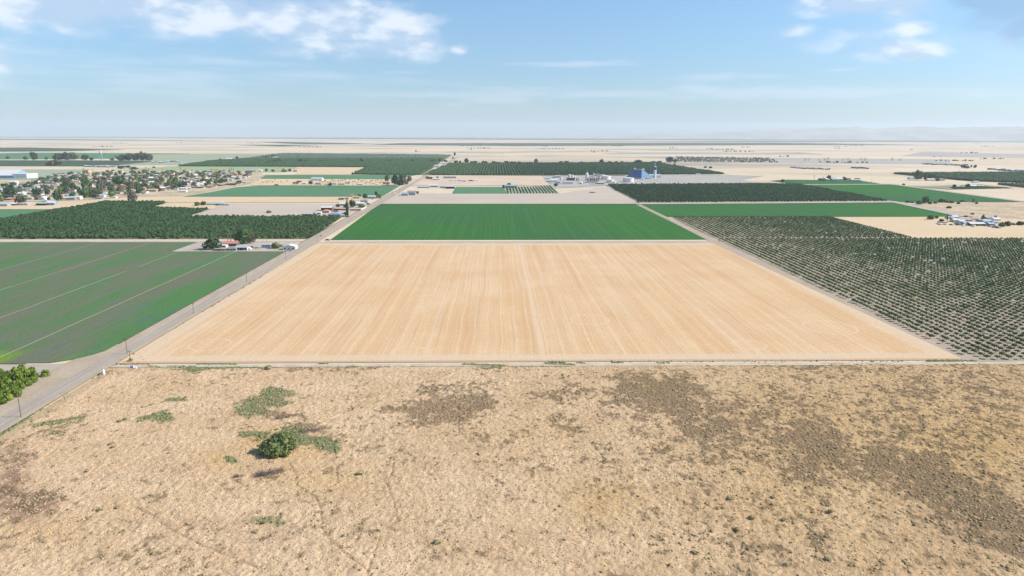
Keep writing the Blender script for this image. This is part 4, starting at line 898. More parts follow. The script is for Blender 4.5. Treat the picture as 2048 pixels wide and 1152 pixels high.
# standpipe, blue barrel, concrete stand
x, y = G(208, 750); o = thing('standpipe', x, y, float(hz(np.array([x]), np.array([y]))[0])); m_w = plain('white_paint', (.8,.8,.8), .5)
ob('pipe', MB().cyl(0,0,-.4,1.9,.55,.55,16).mesh('pipe'), m_w, o); ob('cap', MB().cyl(0,0,1.9,2.3,.58,.2,16).mesh('cap'), m_w, o); tag(o, 'white irrigation standpipe at the pasture corner', 'standpipe')
x, y = G(265, 740); z = float(hz(np.array([x]), np.array([y]))[0]); o = thing('water_barrel', x, y, z)
ob('body', MB().tube((-.7,0,.5), (.7,0,.5), .5, n=12).mesh('body'), plain('barrel_blue', (.08,.22,.5), .5), o); ob('lid', MB().tube((.703,0,.5), (.78,0,.5), .42, n=12).mesh('lid'), m_w, o); tag(o, 'blue barrel lying at the corner of the pasture', 'barrel')
x, y = G(272, 740.5); tag(ob('white_bag', MB().box(-.5,.5,-.35,.35,0,.45).mesh('white_bag'), m_w, None, (x, y, z)), 'white bag lying right of the blue barrel', 'bag')
x, y = G(1438, 483); o = thing('valve_stand', x, y); ob('post', MB().cyl(0,0,0,3,.35,.3,8).mesh('post'), m_pole, o); ob('cap', MB().cyl(0,0,3,3.3,.45,.4,8).mesh('cap'), WM['dark'], o); tag(o, 'dark post stand where the lanes meet at the orchard', 'post')

# cluster beside the road, left
for q in [(587,599,433.5,3,6,'white','white','small white shed at the left end of the roadside cluster','flat','shed'),(603,623,433,5,8,'cream','metal','carport with pale blue roof behind the left orchard','open','carport'),(622,633,434,3.4,5,'red','dark','dark low shed with red walls near the pale carport','gable','shed'),
          (644,658,426,4,9,'pink','salmon','house with salmon roof in the roadside cluster','hip','house'),(642,664,422,6.5,11,'brown','white','brown barn with broad white roof','open','barn'),(656,681,434.4,5.5,10,'blue','blue','blue-grey house nearest the roadside poplar','hip','house'),
          (634,642,429,4,7,'cream','white','small cream house between salmon and white roofs','gable','house'),(681,693,434,2.2,5,'grey','grey','long low grey shed right of the blue-grey house','flat','shed'),(666,676,424,2,4,'tan','brown','brown shed in the middle of the cluster','gable','shed'),
          (680,694,412,4.5,9,'cream','white','white-roofed house behind the red fence','gable','house'),(713,728,411.5,4.4,8,'green','white','pale green house with bright white roof','gable','house'),(721,735,405.5,4,8,'grey','grey','grey house behind the white-roofed one','hip','house'),
          (736,751,397.5,4,9,'green','metal','house with pale blue roof under tall trees','gable','house'),(706,718,397.5,3.6,8,'tan','tan','tan house between two round trees','hip','house'),(690,698,399,3,6,'cream','tan','small cream house left of the tan house','gable','house'),(677,687,400,2.6,5,'brown','brown','brown shed at the left of the upper cluster','gable','shed'),
          (700,706,394,3,6,'pink','salmon','tiny pinkish house behind the tan house','gable','house')]:
    pb(q[0],q[1],q[2],q[3],q[4],q[5],q[6],q[7],q[8],name=q[9])
for q in [('tall_tree',695,428,8,27,'olive','tall','tall thin olive poplar beside the roadside cluster'),('round_tree',693,433,10,10,'dark','broad','dark round tree at the foot of the poplar'),('round_tree',705,415,15,14,'dark','broad','dark round tree behind the red fence'),
          ('low_tree',724,415,13,7,'lime','bush','bright green bush before the white-roofed house'),('round_tree',730,397,10,9,'dark','broad','dark round tree left of the pale blue roof'),('round_tree',718,394,7,5,'dark','broad','small dark tree behind the tan house'),
          ('tall_tree',753,394,6,11,'dark','tall','dark tall tree right of the pale blue roof'),('round_tree',758,397,9,8,'green','broad','green tree at the road end of the upper cluster'),('low_tree',626,431,9,5,'dark','bush','dark bush between the carport and white barn'),
          ('low_tree',537+50,432,6,3,'olive','bush','olive bush beside the small white shed'),('low_tree',538,426,10,5,'grey','bush','grey shrub alone on the fallow lot'),('round_tree',676,414,9,6,'olive','bush','olive shrub left of the white-roofed house'),('low_tree',690,415,7,5,'dark','bush','dark shrub behind the poplar'),
          ('low_tree',736,409,7,3,'olive','bush','low olive shrub by the road near the fence end'),('low_tree',658,423,6,3,'green','bush','green shrub in front of the brown barn')]:
    ptree(*q[:5], col=q[5], kind=q[6], label=q[7])
def fence(ua, va, ub, vb, hm, mt, label, n=10):
    a = Vector((*G(ua, va), 0)); b_ = Vector((*G(ub, vb), 0)); d = (b_-a); o = thing('fence', a.x, a.y, 0, math.atan2(d.y, d.x)); L_ = d.length
    ob('panel', MB().box(0,L_,-.04,.04,.1,hm).mesh('panel'), mt, o)
    for i in range(n+1): ob('post', MB().box(L_*i/n-.1,L_*i/n+.1,-.14,-.045,0,hm+.15).mesh('post'), mt, o)
    return tag(o, label, 'fence')
fence(664,420,692,420.8,2.2,WM['red'],'long reddish board fence left of the poplar'); fence(700,421.4,721,421.4,2.0,WM['red'],'shorter reddish board fence right of the poplar'); fence(722,421,733,414.6,1.8,WM['white'],'white board fence along the road side')
for i, (a, c, cl, lb) in enumerate([(640,427,'dark','dark car in front of the small cream house'),(611,434.5,'white','white car under the pale blue carport'),(630,426,'white','white car left of the small cream house'),(648,430,'silver','silver car before the salmon-roofed house'),(669,419,'blue','blue car behind the red fence'),
                        (745,399,'white','white car by the pale blue roofed house'),(700,402,'red','red car near the tan house'),(696,434,'black','black car at the end of the orchard lane'),(686,428,'silver','silver car next to the poplar')]): pcar(a, c, .3*i, cl, lb)
# right of the road
for q in [(803,816,392,4,9,'grey','blue','left grey shed of the roadside pair','gable','shed'),(815,831,391,6,12,'grey','grey','grey barn with white front by the road','gable','barn'),(819,837,388,4.4,10,'brown','brown','dark brown long barn behind the grey one','flat','barn'),
          (835,860,376,2,8,'grey','metal','long low pale shed left of the white one','gable','shed'),(857,876,374.5,3.4,8,'grey','white','white long-roofed shed right of the road','gable','shed'),(879,894,376,3,8,'tan','metal','shed with light blue roof in the middle','gable','shed'),(892,909,377.4,4.2,9,'dark','white','dark open shed with white roof beside the small green field','open','shed'),
          (853,866,358.5,3,8,'red','dark','red house under trees right of the road','hip','house'),(865,880,360,2.6,8,'white','white','white house right of the red one','gable','house'),(887,912,356.8,2.4,9,'grey','grey','long grey animal shed right of the road','gable','shed'),
          (912,922,362.5,2.4,6,'white','white','small white shed in the dry lot','flat','shed'),(925,932,363.5,2.2,5,'cream','white','tiny pale shed right of another white one','flat','shed'),(938,946,362.5,2,5,'dark','dark','low dark shed in the dry lot','flat','shed'),(1010,1034,376,4,10,'teal','teal','long house with teal roof by the young tree rows','gable','house'),
          (868,878,334.5,2.6,14,'white','metal','far small house beside the road end','gable','house'),(880,892,327.5,2,12,'white','white','far white shed near the road end','gable','shed')]:
    pb(q[0],q[1],q[2],q[3],q[4],q[5],q[6],q[7],q[8],name=q[9])
vg = []
for i in range(15):
    a = 900+i*4.1+rnd.uniform(-1, 1); x, y = G(a, 362.2+rnd.uniform(-.4, .6)); vg.append(car(x, y, rnd.uniform(0, 3), PC[rnd.choice(['dark','dark','white','blue','silver'])], None, 'scrap_car', rnd.random() < .3, 'old vehicles in a line on the dry lot'))
rank(vg, 'old vehicle in the line on the dry lot, {} from the left')
EU = [(774,364,10,15,'olive','tall','pale eucalyptus at the left end of the roadside group'),(790,371,17,20,'teal','tall','big blue-green eucalyptus in the roadside group'),(806,370,16,21,'grey','tall','tall greyish eucalyptus in the roadside group'),(800,372,14,11,'dark','broad','dark low tree under the eucalyptus group'),(819,364,9,11,'olive','tall','small eucalyptus at the road end of the group'),
      (812,369,10,9,'olive','broad','olive low tree between eucalyptus and road'),(1007,377,5,7,'dark','broad','dark tree left of the teal-roofed house'),(1018,372,8,6,'dark','broad','round dark tree behind the teal-roofed house'),(856,357,9,4,'dark','broad','dark trees over the red house'),(875,357,6,4,'green','broad','green tree between the white house and grey shed'),
      (933,327,9,10,'teal','tall','tallest far tree behind the orchard, right of the road'),(909.5,312,5,7,'teal','tall','far tree where the road fades'),(912,327,9,6,'teal','broad','far dark tree right of the road end'),(920,327,6,5,'teal','broad','far round tree next to another by the road end'),(906,318,4,4,'teal','broad','tiny far tree above the road end'),
      (1072,326,9,8,'grey','tall','lone greyish thin tree behind the long orchard'),(1203,327,10,8,'teal','broad','round-topped tree standing behind the plant orchard'),(1277,327,15,7,'teal','broad','spreading tree behind the blue building'),(1269,327,6,4,'teal','broad','small tree left of the spreading tree'),(1340,325,18,11,'teal','broad','large dark tree clump at the left of the thin trees'),(1350,326,8,8,'teal','broad','side tree right of the large clump'),
      (1349,331,5,4,'teal','bush','small shrub below the large tree clump'),(1188,305.5,3,4,'grey','broad','tiny lone tree on the plain centre')]
for q in EU: ptree('tall_tree' if q[5] == 'tall' else 'round_tree', q[0], q[1], q[2], q[3], q[4], q[5], q[6])
row = [ptree('hedgerow_tree', a+rnd.uniform(-3, 3), 327+rnd.uniform(-.3, .3), rnd.uniform(6, 14), rnd.uniform(2.5, 5), 'teal', 'broad', None, 'low trees along the back edge of the long orchard') for a in (944,952,966,975,990,1000,1012,1025,1040,1050,1122,1134,1150,1160,1168,1182,1222,1232,1246,1308,1320)]
rank(row, 'low dark tree on the back edge of the long orchard, {} from the left')
row = [ptree('hedgerow_tree', a, 324.5+rnd.uniform(-.3, .3), rnd.uniform(6, 11), h, 'dark', 'broad', None, 'dark trees in a line through the far left orchard') for a, h in ((521,4),(548,5),(560,5),(601,7),(612,5),(640,4),(652,4),(704,4),(723,8),(779,5),(825,5),(838,3),(866,5),(880,6),(890,5),(850,3))]
rank(row, 'dark tree in the line across the far orchard, {} from the left')
row = [ptree('hedgerow_tree', a, c, w, h, 'dark', 'broad', None, 'trees round the far orchard farm') for a, c, w, h in ((526,315,7,4),(534,317,8,6),(546,316,8,6),(556,321,8,6),(553,326,9,5),(537,327,9,5))]
rank(row, 'tree of the far orchard farmstead, {} from the left')
for q in [(545,556,317,2,14,'white','metal','pale roof among the far orchard farm trees','gable','house'),(452,462,320,2.4,14,'white','white','white far house left of the orchard corner','gable','house')]: pb(*q[:8], shape=q[8], name=q[9])
row = [ptree('plant_shrub', 1225+i*9.5+rnd.uniform(-2, 2), 369.4-.008*i, rnd.uniform(3, 6), rnd.uniform(2, 4), 'dark', 'bush', None, 'shrubs in a row along the plant edge') for i in range(28)]
rank(row, 'small dark shrub on the near edge of the plant yard, {} from the left')
# palm nursery and lots
row = []
for a in [516,524,528,533,535,540,545,550,562,574]: row.append(ppalm(a, 363+rnd.uniform(-1, 5), 4, 4.5, None, 'small palms scattered on the tan strip'))
for i in range(34): row.append(ppalm(640+i*4.1+rnd.uniform(-1.5, 1.5), 364+rnd.choice([0, 2, 4])+rnd.uniform(0, 2), rnd.uniform(4, 5.5), rnd.uniform(4.5, 7), None, 'small palms scattered on the tan strip'))
rank(row[:10], 'small palm on the open left tan strip, {} from the left'); rank(row[10:], 'small palm of the nursery row, {} from the left')
for q in [(622,644,361.5,3.6,16,'white','metal','white barn with light blue roof behind the palm nursery','gable','barn'),(586,597,369,3,8,'tan','brown','brown-roofed shed left of the nursery','gable','shed'),(604,612,369,3.4,7,'white','white','small white house left of the nursery barn','gable','house'),(593,602,364.5,2.4,7,'brown','dark','dark shed at the left of the nursery','flat','shed'),
          (630,641,369.5,3,7,'grey','grey','grey house below the nursery barn','hip','house'),(648,658,370,2.4,6,'cream','white','pale low shed among the palms','flat','shed'),(663,672,369.5,2.6,6,'green','metal','greenish shed among the palms','gable','shed'),(676,690,370,2.4,7,'pink','tan','pinkish low house among the palms','gable','house'),
          (691,700,368,2.4,6,'white','teal','teal-roofed shed in the palm row','gable','shed'),(716,726,370,2.4,6,'cream','white','white-roofed shed in the palm row','gable','shed'),(766,779,369,2.4,8,'tan','brown','brown-roofed house by the eucalyptus','gable','house'),(515,523,343,2.4,10,'white','white','white shed at the lane bend left of the tan field','gable','shed'),
          (563,572,344,2.4,10,'brown','brown','brown shed below the tan field corner','gable','shed'),(586,594,343.5,2.6,10,'pink','salmon','pinkish house at the tan field corner','gable','house'),(549,556,371,2,5,'brown','brown','tiny brown shed on the tan strip','flat','shed')]:
    pb(*q[:8], shape=q[8], name=q[9])
for q in [(622,369,9,7,'green','nursery tree below the white barn'),(661,371,8,5,'dark','dark tree in the nursery'),(533,343.5,6,6,'dark','dark tree right of the lane-bend shed'),(546,344,7,5,'olive','olive tree right of another dark tree'),(567,343.6,6,6,'grey','greyish tree near the brown shed'),(580,343.6,7,6,'dark','dark tree beside the pinkish house')]:
    ptree('round_tree', q[0], q[1], q[2], q[3], q[4], 'broad', q[5])
sv = []
for i in range(22):
    a = rnd.uniform(582, 780); x, y = G(a, rnd.uniform(367, 370.8)); sv.append(car(x, y, rnd.uniform(0, 3), PC[rnd.choice(['dark','white','blue','silver','red','white'])], None, 'parked_car', rnd.random() < .3, 'vehicles parked along the nursery'))
rank(sv, 'vehicle parked along the palm nursery, {} from the left')

# ------------------------------------------------------------------ industrial plant
m_tank = plain('tank_paint', (.72,.66,.64), .5); m_steel = plain('steel_blue', (.10,.19,.31), .6, .08); m_navy = plain('navy_panel', (.02,.10,.30), .4); m_beige = plain('vessel_beige', (.55,.42,.33), .5)
def tank(u0, u1, v, hp, label, mt=m_tank, roofh=.12, name='storage_tank', group=None):
    u = (u0+u1)/2; s = S(u, v); x, y = G(u, v); r_ = (u1-u0)*s/2; h_ = hp*s; o = thing(name, x, y+r_)
    ob('shell', MB().cyl(0,0,0,h_,r_,r_,28).mesh('shell'), mt, o); ob('roof', MB().cyl(0,0,h_+.003,h_+r_*roofh+.01,r_*1.01,r_*.08,28).mesh('roof'), RM['white'], o)
    ob('rim', MB().cyl(0,0,h_-.35,h_-.05,r_*1.015,r_*1.015,28).mesh('rim'), mt, o)
    lad = MB()
    for k in (-.3, .3): lad.box(k-.05,k+.05,-r_-.25,-r_-.15,0,h_)
    n_ = int(h_/.8)
    for k in range(n_): lad.box(-.25,.25,-r_-.22,-r_-.16,k*.8+.3,k*.8+.38)
    ob('ladder', lad.mesh('ladder'), WM['grey'], o); return tag(o, label, 'tank', group)
tank(1248,1269.5,365,8.6,'large pinkish-white storage tank standing alone left of the blue building'); tank(1203,1223,360,7.5,'broad white tank behind the near right tanks'); tank(1214,1229,366,6,'white tank at the near right of the process area'); tank(1225,1233,367,3.8,'low small tank touching the near right tank')
tank(1201,1211,354,4.2,'white tank furthest back in the plant'); tank(1136,1142,359,9,'left white domed tank of the pair', roofh=.5); tank(1142,1148,359.5,8.6,'right white domed tank of the pair', roofh=.5); tank(1120,1124.5,361,6.5,'small white silo on the left of the plant', roofh=.5, name='silo')
tank(1158,1166,368,3.2,'pale low dome tank at the front of the plant', roofh=.6); tank(1196,1202,358,6,'beige tank beside the process columns', m_beige)
x, y = G(1173.5, 362); s = S(1173, 362); o = thing('spire_silo', x, y)
ob('shell', MB().cyl(0,0,0,14*s,3.4*s,3.2*s,20).mesh('shell'), plain('silver', (.62,.64,.68), .4), o); ob('roof', MB().cyl(0,0,14*s,17*s,3.3*s,.8*s,20).mesh('roof'), RM['white'], o); ob('spire', MB().cyl(0,0,17*s,20.5*s,.7*s,.12*s,8).mesh('spire'), RM['metal'], o)
tag(o, 'tall silver silo with pointed top in the plant', 'silo')
cols = []
for k, (a, c, w, h_) in enumerate([(1178,366,3,12),(1182,365,3,10),(1186,366,2.6,13),(1190,366,3,11),(1194,364,2.4,12),(1150,362,3.4,9),(1154,363,2.6,7),(1187,361,3,14)]):
    x, y = G(a, c); s = S(a, c); o = thing('process_column', x, y); ob('vessel', MB().cyl(0,0,0,h_*s,w*s/2,w*s/2,12).mesh('vessel'), [m_beige, m_tank, m_beige, WM['grey']][k % 4], o)
    ob('dome', MB().cyl(0,0,h_*s,(h_+1)*s,w*s/2,w*s*.15,12).mesh('dome'), m_tank, o); ob('platform', MB().box(-w*s*.8,w*s*.8,-w*s*.8,w*s*.8,h_*s*.6,h_*s*.6+.3).mesh('platform'), WM['grey'], o); tag(o, None, 'vessel', 'process columns of the plant'); cols.append(o)
rank(cols, 'upright process column in the plant, {} from the left')
fr = MB(); x, y = G(1188, 366)
for i in range(7):
    for j in range(3):
        fr.box(i*4-14-.2,i*4-14+.2,j*5-.2,j*5+.2,0,11)
for h_ in (4, 7.5, 11): fr.box(-14.5,10.5,-.5,10.5,h_,h_+.35)
for i in range(9): fr.tube((-15,i*1.2,5+i % 3*2), (12,i*1.2,5+i % 3*2), .3)
tag(ob('pipe_rack', fr.mesh('pipe_rack'), plain('rack_steel', (.30,.24,.24)), None, (x, y, 0)), 'steel pipe rack among the process columns', 'pipe rack')
for q in [(1134,1157,362,6.2,14,'brown','tan','brown process hall in front of the domed tanks','flat','hall'),(1127,1147,368.5,4.4,12,'white','metal','white colonnaded shed at the front of the plant','gable','shed'),(1101,1114,365,4.6,9,'white','white','white plant office at the left','gable','office'),(1105,1110,356.5,3,6,'tan','salmon','small orange hut at the plant back left','flat','hut'),
          (1110,1122,355.5,3,8,'grey','metal','pale metal shed at the plant back left','gable','shed'),(1192,1208,368.5,2.4,7,'dark','metal','long dark open shed at the plant front','open','shed'),(1176,1190,369,1.8,6,'white','white','low white plant shed','flat','shed'),(1090,1099,359,2.4,8,'white','metal','small shed at the far left of the plant','gable','shed'),(1092,1104,364,2.2,6,'grey','white','low white-roofed shed left of the office','flat','shed'),
          (1224,1240,370,1.8,8,'blue','metal','low blue-grey shed at the orchard corner','flat','shed'),(1214,1250,351.8,1.6,6,'brown','tan','row of brown bunkers behind the tanks','flat','bunker'),(1177,1187,356,5,9,'white','white','white block building behind the columns','flat','building'),(1188,1200,353,4.4,10,'tan','white','white-roofed hall at the plant back','flat','hall'),
          (1294,1303,358.8,3.2,8,'white','white','white annex at the blue building corner','flat','annex'),(1299,1322,356,5,14,'white','metal','white shed at the foot of the tower','gable','shed'),(1112,1120,367,2.6,6,'blue','blue','little blue shed right of the office','gable','shed'),(1392,1401,350,1.6,6,'grey','white','small shed on the bare lot right of the plant','gable','shed')]:
    pb(*q[:8], shape=q[8], name=q[9], det=False)
# steep blue storage building
x, y = G(1280, 358.5); s = S(1280, 358); w = 40.0; d = 48.0; hw = 4.0; ht = 19.5*s; o = thing('storage_building', x+3, y+24, 0, R(38))
ob('wall', MB().box(-w/2,w/2,-d/2,d/2,0,hw).mesh('wall'), plain('steel_wall', (.42,.47,.52), .5), o)
rw, ra, rb = 4.5, -d*.22, d*.30
ob('roof', MB().add([(-w/2-.5,-d/2-.5,hw+.01),(w/2+.5,-d/2-.5,hw+.01),(w/2+.5,d/2+.5,hw+.01),(-w/2-.5,d/2+.5,hw+.01),(-rw,ra,ht-4),(rw,ra,ht-4),(rw,rb,ht-4),(-rw,rb,ht-4)], [(0,1,5,4),(1,2,6,5),(2,3,7,6),(3,0,4,7),(4,5,6,7),(3,2,1,0)]).mesh('roof'), m_steel, o)
ob('ridge_vent', MB().gwall(2*rw+1.5, rb-ra+2, 3.2, 3.5, 'y').mesh('ridge_vent'), plain('vent_metal', (.22,.29,.36), .6), o, (0, (ra+rb)/2, ht-3.99))
ob('conveyor', MB().tube((w/2-8,0,ht-8), (w/2+9,4,6), 1.3, n=4).mesh('conveyor'), WM['grey'], o); ob('door', MB().box(4,9,-d/2-.06,-d/2-.01,0,4).mesh('door'), WM['dark'], o)
tag(o, 'huge steep-roofed blue-grey storage building in the plant', 'building')
x, y = G(1310.5, 357); s = S(1310, 357); o = thing('tower', x, y+6)
ob('shaft', MB().cyl(0,0,0,17*s,2.7*s,2.7*s,18).mesh('shaft'), plain('tower_white', (.66,.70,.72), .5), o); ob('band', MB().cyl(0,0,17*s+.01,22.5*s,2.8*s,2.8*s,18).mesh('band'), m_navy, o); ob('cap', MB().cyl(0,0,22.5*s+.01,23.5*s,2.9*s,2*s,18).mesh('cap'), RM['white'], o)
ob('mast', MB().tube((-.5,0,23*s), (-1.6,0,33*s), .5, .3).mesh('mast'), RM['white'], o); tag(o, 'tall white tower with dark blue band beside the blue building', 'tower')
T_('round_tree', 1112, 373, 9, 6, 'green', label='green round tree at the front left of the plant')
pv_ = []
for i in range(16): a = rnd.uniform(1095, 1330); x, y = G(a, rnd.uniform(366.5, 369.5) if a < 1220 else rnd.uniform(357.5, 361)); pv_.append(car(x, y, rnd.uniform(0, 3), PC[rnd.choice(['dark','white','blue','silver'])], None, 'parked_truck', True, 'trucks parked about the plant', 'truck'))
rank(pv_, 'truck parked about the plant yard, {} from the left')
# scrap heap in the field
x, y = G(1184, 386); mb = MB()
for i in range(26): a, c = rnd.gauss(0, 4), rnd.gauss(0, 2); mb.box(a,a+rnd.uniform(.6,2.4),c,c+rnd.uniform(.6,1.6),0,rnd.uniform(.5,2))
tag(ob('scrap_heap', mb.mesh('scrap_heap'), m_dead, None, (x, y, .1)), 'dark scrap heap on the dry lot in front of the plant', 'heap')

# ------------------------------------------------------------------ right hand farms
for q in [(1896,1907,437.5,2.4,7,'grey','metal','pale shed behind the cypress at the homestead','gable','shed'),(1907,1918,436,2.2,8,'cream','white','white-roofed shed right of the cypress','gable','shed'),(1908,1921,444.5,4,9,'cream','white','cream house left in the right homestead','gable','house'),(1919,1931,447,4.4,8,'white','white','white house with plain gable in the homestead','gable','house'),
          (1922,1946,443,3.4,10,'green','tan','wide pale green building behind the homestead','gable','barn'),(1929,1942,451,3.6,8,'blue','metal','blue-grey trailer house in the homestead front','gable','house'),(1941,1971,452,4.2,11,'dark','white','open barn with dark bay and white roof in the homestead','open','barn'),(1946,1960,440,2.6,8,'green','tan','tan-roofed shed behind the dark barn','gable','shed'),
          (1960,1975,444,2.6,9,'tan','white','white-roofed shed right of the wide building','gable','shed'),(1978,1990,451.5,3.4,8,'blue','metal','small blue house at the homestead right end','gable','house'),(1968,1985,446,3,9,'grey','metal','grey long shed behind the small blue house','gable','shed'),(1988,2002,441.6,3,9,'white','white','pale house at the upper right of the homestead','gable','house'),
          (1878,1895,446,1.8,3,'tan','tan','long yellow trailer flatbed at the homestead left','flat','trailer'),(1988,1997,447,2.6,7,'cream','metal','cream shed near the right bushes','gable','shed'),(1975,1985,438.5,2,6,'brown','teal','tiny teal-roofed shed at the back','gable','shed')]:
    pb(*q[:8], shape=q[8], name=q[9])
for q in [('round_tree',1860,439,13,8,'olive','broad','olive tree at the left end of the right homestead'),('round_tree',1873,437,7,5,'dark','broad','dark small tree next to the olive one'),('cypress',1894,441,3,13,'dark','column','tall thin dark cypress in the homestead'),('cypress',1899.5,440,2,8,'dark','column','shorter cypress right of the tall one'),('low_tree',1882,443,11,5,'dark','bush','dark bush left of the cypress'),
          ('round_tree',1914,434.5,9,3.4,'dark','broad','dark tree top behind the white shed'),('round_tree',1932,434,9,3,'dark','broad','dark tree behind the wide building'),('tall_tree',1965,443,8,13,'grey','tall','greyish tall tree right in the homestead'),('tall_tree',1990,440,5,9,'grey','tall','thin greyish tree at the homestead right'),
          ('low_tree',2004,453,16,8,'green','bush','broad green bush at the homestead right end'),('low_tree',2015,452,13,9,'dark','bush','dark bush right of the broad green bush'),('low_tree',2038,450,16,7,'dark','bush','dark bush at the far right edge'),('low_tree',2050,449,10,6,'green','bush','green bush cut by the right edge'),('low_tree',2026,450,8,4,'red' if False else 'grey','bush','greyish bush between dark bushes'),
          ('round_tree',1850,407,15,13,'green','broad','largest tree of the clump above the green strip'),('round_tree',1838,409,12,7,'green','broad','low green tree left of the largest one'),('tall_tree',1853,405,9,12,'grey','tall','greyish tree top in the same clump'),('round_tree',1883,405,11,7,'dark','broad','dark round tree right of the clump'),('low_tree',1815,405.5,9,4,'dark','bush','dark bush left of the clump'),('low_tree',1824,406,8,3,'dark','bush','low dark bush next to the clump'),
          ('low_tree',1860,408,8,4,'olive','bush','olive bush below the clump'),('low_tree',1871,407,8,3.6,'dark','bush','dark bush between clump and round tree'),('low_tree',1895,405,18,4,'grey','bush','greyish hedge right of the round tree'),('low_tree',1903,406,9,4,'dark','bush','dark bush at the hedge end'),('low_tree',1925,404,9,3.5,'olive','bush','yellow-olive bush on the field edge'),('low_tree',1917,408,8,4,'dark','bush','dark bush on the dry lot'),
          ('tall_tree',1946,406,5,9,'grey','tall','thin grey tree on the rough lot'),('low_tree',1953,408,6,4,'dark','bush','small bush near the thin grey tree'),('low_tree',1897,416.5,11,4,'dark','bush','dark bush lower on the rough lot'),('low_tree',1945,429,8,3,'olive','bush','small bush near the homestead back'),
          ('tall_tree',1832,361,11,19,'green','tall','tallest tree at the far right farm'),('tall_tree',1840,360,9,17,'yellow','tall','yellowish tree beside the tallest far tree'),('round_tree',1850,361,9,14,'olive','broad','olive tree third in the far right farm row'),('round_tree',1860,361,9,13,'olive','broad','olive tree fourth in the far right farm row'),('round_tree',1868,361,8,12,'olive','broad','olive tree at the end of the far right row'),
          ('low_tree',1875,362,8,5,'dark','bush','dark bush right of the far farm row'),('round_tree',1908,376,8,7,'green','broad','left tree of the small far farm'),('round_tree',1935,376,9,8,'dark','broad','dark tree right in the small far farm'),('low_tree',1807,370.5,6,3.5,'dark','bush','bush at the far lane corner'),
          ('round_tree',1657,360,10,9,'green','broad','green tree in the farm above the small green field'),('round_tree',1688,361,9,7,'dark','broad','dark round tree right in the far farm'),('low_tree',1663,361,7,5,'olive','bush','olive bush beside the far farm tree'),('low_tree',1565,364.5,7,6,'dark','bush','dark bush at the far orchard corner'),
          ('round_tree',1927,336,12,6,'dark','broad','dark wide trees at the far dairy'),('tall_tree',1942,335,4,5,'dark','tall','pointed dark tree at the far dairy'),('tall_tree',1950,336,7,6,'dark','tall','second pointed dark tree at the dairy'),('round_tree',1934,337,10,5,'dark','broad','low dark tree at the far dairy'),
          ('round_tree',1411,336.5,6,4,'teal','broad','small dark tree right of the long orchard end'),('round_tree',1421,337,7,4,'teal','broad','second small dark tree right of the orchard end')]:
    ptree(q[0], q[1], q[2], q[3], q[4], q[5], q[6], q[7])
ppalm(1628, 359, 3, 8, 'thin palm left of the far farm'); ppalm(1646, 359, 3, 6, 'small palm beside the far farm'); ppalm(1964, 440, 4, 6, 'small palm behind the homestead')
for q in [(1640,1652,361.5,2.4,12,'dark','dark','dark shed at the left of the far farm','gable','shed'),(1646,1657,361,2.6,10,'white','white','white house at the left of the far farm','gable','house'),(1664,1675,362,3,12,'blue','metal','blue-grey shed in the far farm','gable','shed'),(1673,1686,361.5,3.4,14,'white','white','big white roof in the far farm','gable','barn'),
          (1692,1702,361,2.6,10,'cream','brown','brown-roofed house right in the far farm','gable','house'),(1702,1722,362,1.8,9,'grey','metal','long low shed at the far farm right','gable','shed'),(1712,1720,358.6,1.6,8,'brown','brown','brown shed at the far farm right back','flat','shed'),(1820,1833,358.6,2.4,12,'white','metal','pale blue roofed house under the tallest far tree','gable','house'),
          (1855,1870,361.5,2.6,10,'cream','white','pale house under the olive tree row','gable','house'),(1878,1890,361.5,3,10,'pink','grey','grey-roofed house right of the olive row','hip','house'),(1948,1958,365.5,2,8,'white','metal','white shed on the orchard edge far right','gable','shed'),(1913,1920,375,2.4,8,'white','white','white shed of the small far farm','gable','shed'),
          (1940,1956,373.5,1.4,10,'white','white','long white greenhouse of the small far farm','gable','greenhouse'),(1958,1968,373.8,1.2,7,'white','white','short white greenhouse of the small far farm','gable','greenhouse'),(1926,1930,376,2.2,6,'blue','metal','small pale shed between the two farm trees','gable','shed')]:
    pb(*q[:8], shape=q[8], name=q[9], det=False)
hv = []
for i in range(26): a = rnd.uniform(1868, 2000); x, y = G(a, 447+(a-1868)*.055+rnd.uniform(-1, 2.4)); hv.append(car(x, y, rnd.uniform(0, 3), PC[rnd.choice(['dark','white','blue','silver','red','white','black'])], None, 'parked_car', rnd.random() < .35, 'vehicles around the right homestead'))
rank(hv, 'vehicle in front of the right homestead, {} from the left')
# distant dairy and scrapyards
def yard(cx0, cx1, v0, v1, n, label, mats=('grey','blue','dark','white')):
    L_ = []
    for i in range(n):
        a = cx0+(cx1-cx0)*i/n+rnd.uniform(-2, 2); c = v0+(v1-v0)*i/n+rnd.uniform(-.8, .8); s = S(a, c); x, y = G(a, c)
        L_.append(house(x, y, max(6, round(rnd.uniform(4, 9)*s/4)*4), 8, 3, rnd.choice(['grey','dark','brown']), rnd.choice(list(mats)), 0, 'gable', None, label[1], 'shed', 'shed'))
    rank(L_, label[0]+', {} from the left'); return L_
yard(1850, 1935, 328.5, 331.5, 18, ('low shed in the far dairy behind the right fields', 'sheds of the far dairy'), ('grey','blue','metal','dark'))
yard(1978, 2048, 339.5, 342.5, 12, ('low shed of the far right feed yard', 'sheds of the far feed yard'), ('dark','blue','white','grey'))
yard(1588, 1664, 336, 340.5, 12, ('low shed in the scrapyard on the dry plain', 'sheds of the plain scrapyard'), ('grey','teal','dark','blue'))
yard(1708, 1738, 336.5, 337, 6, ('tiny dark shed on the plain right of the scrapyard', 'tiny sheds on the plain'), ('dark','blue'))
yard(308, 366, 325, 323.5, 10, ('long livestock shed beyond the pale green field', 'livestock sheds beyond the village'), ('metal','white','grey'))
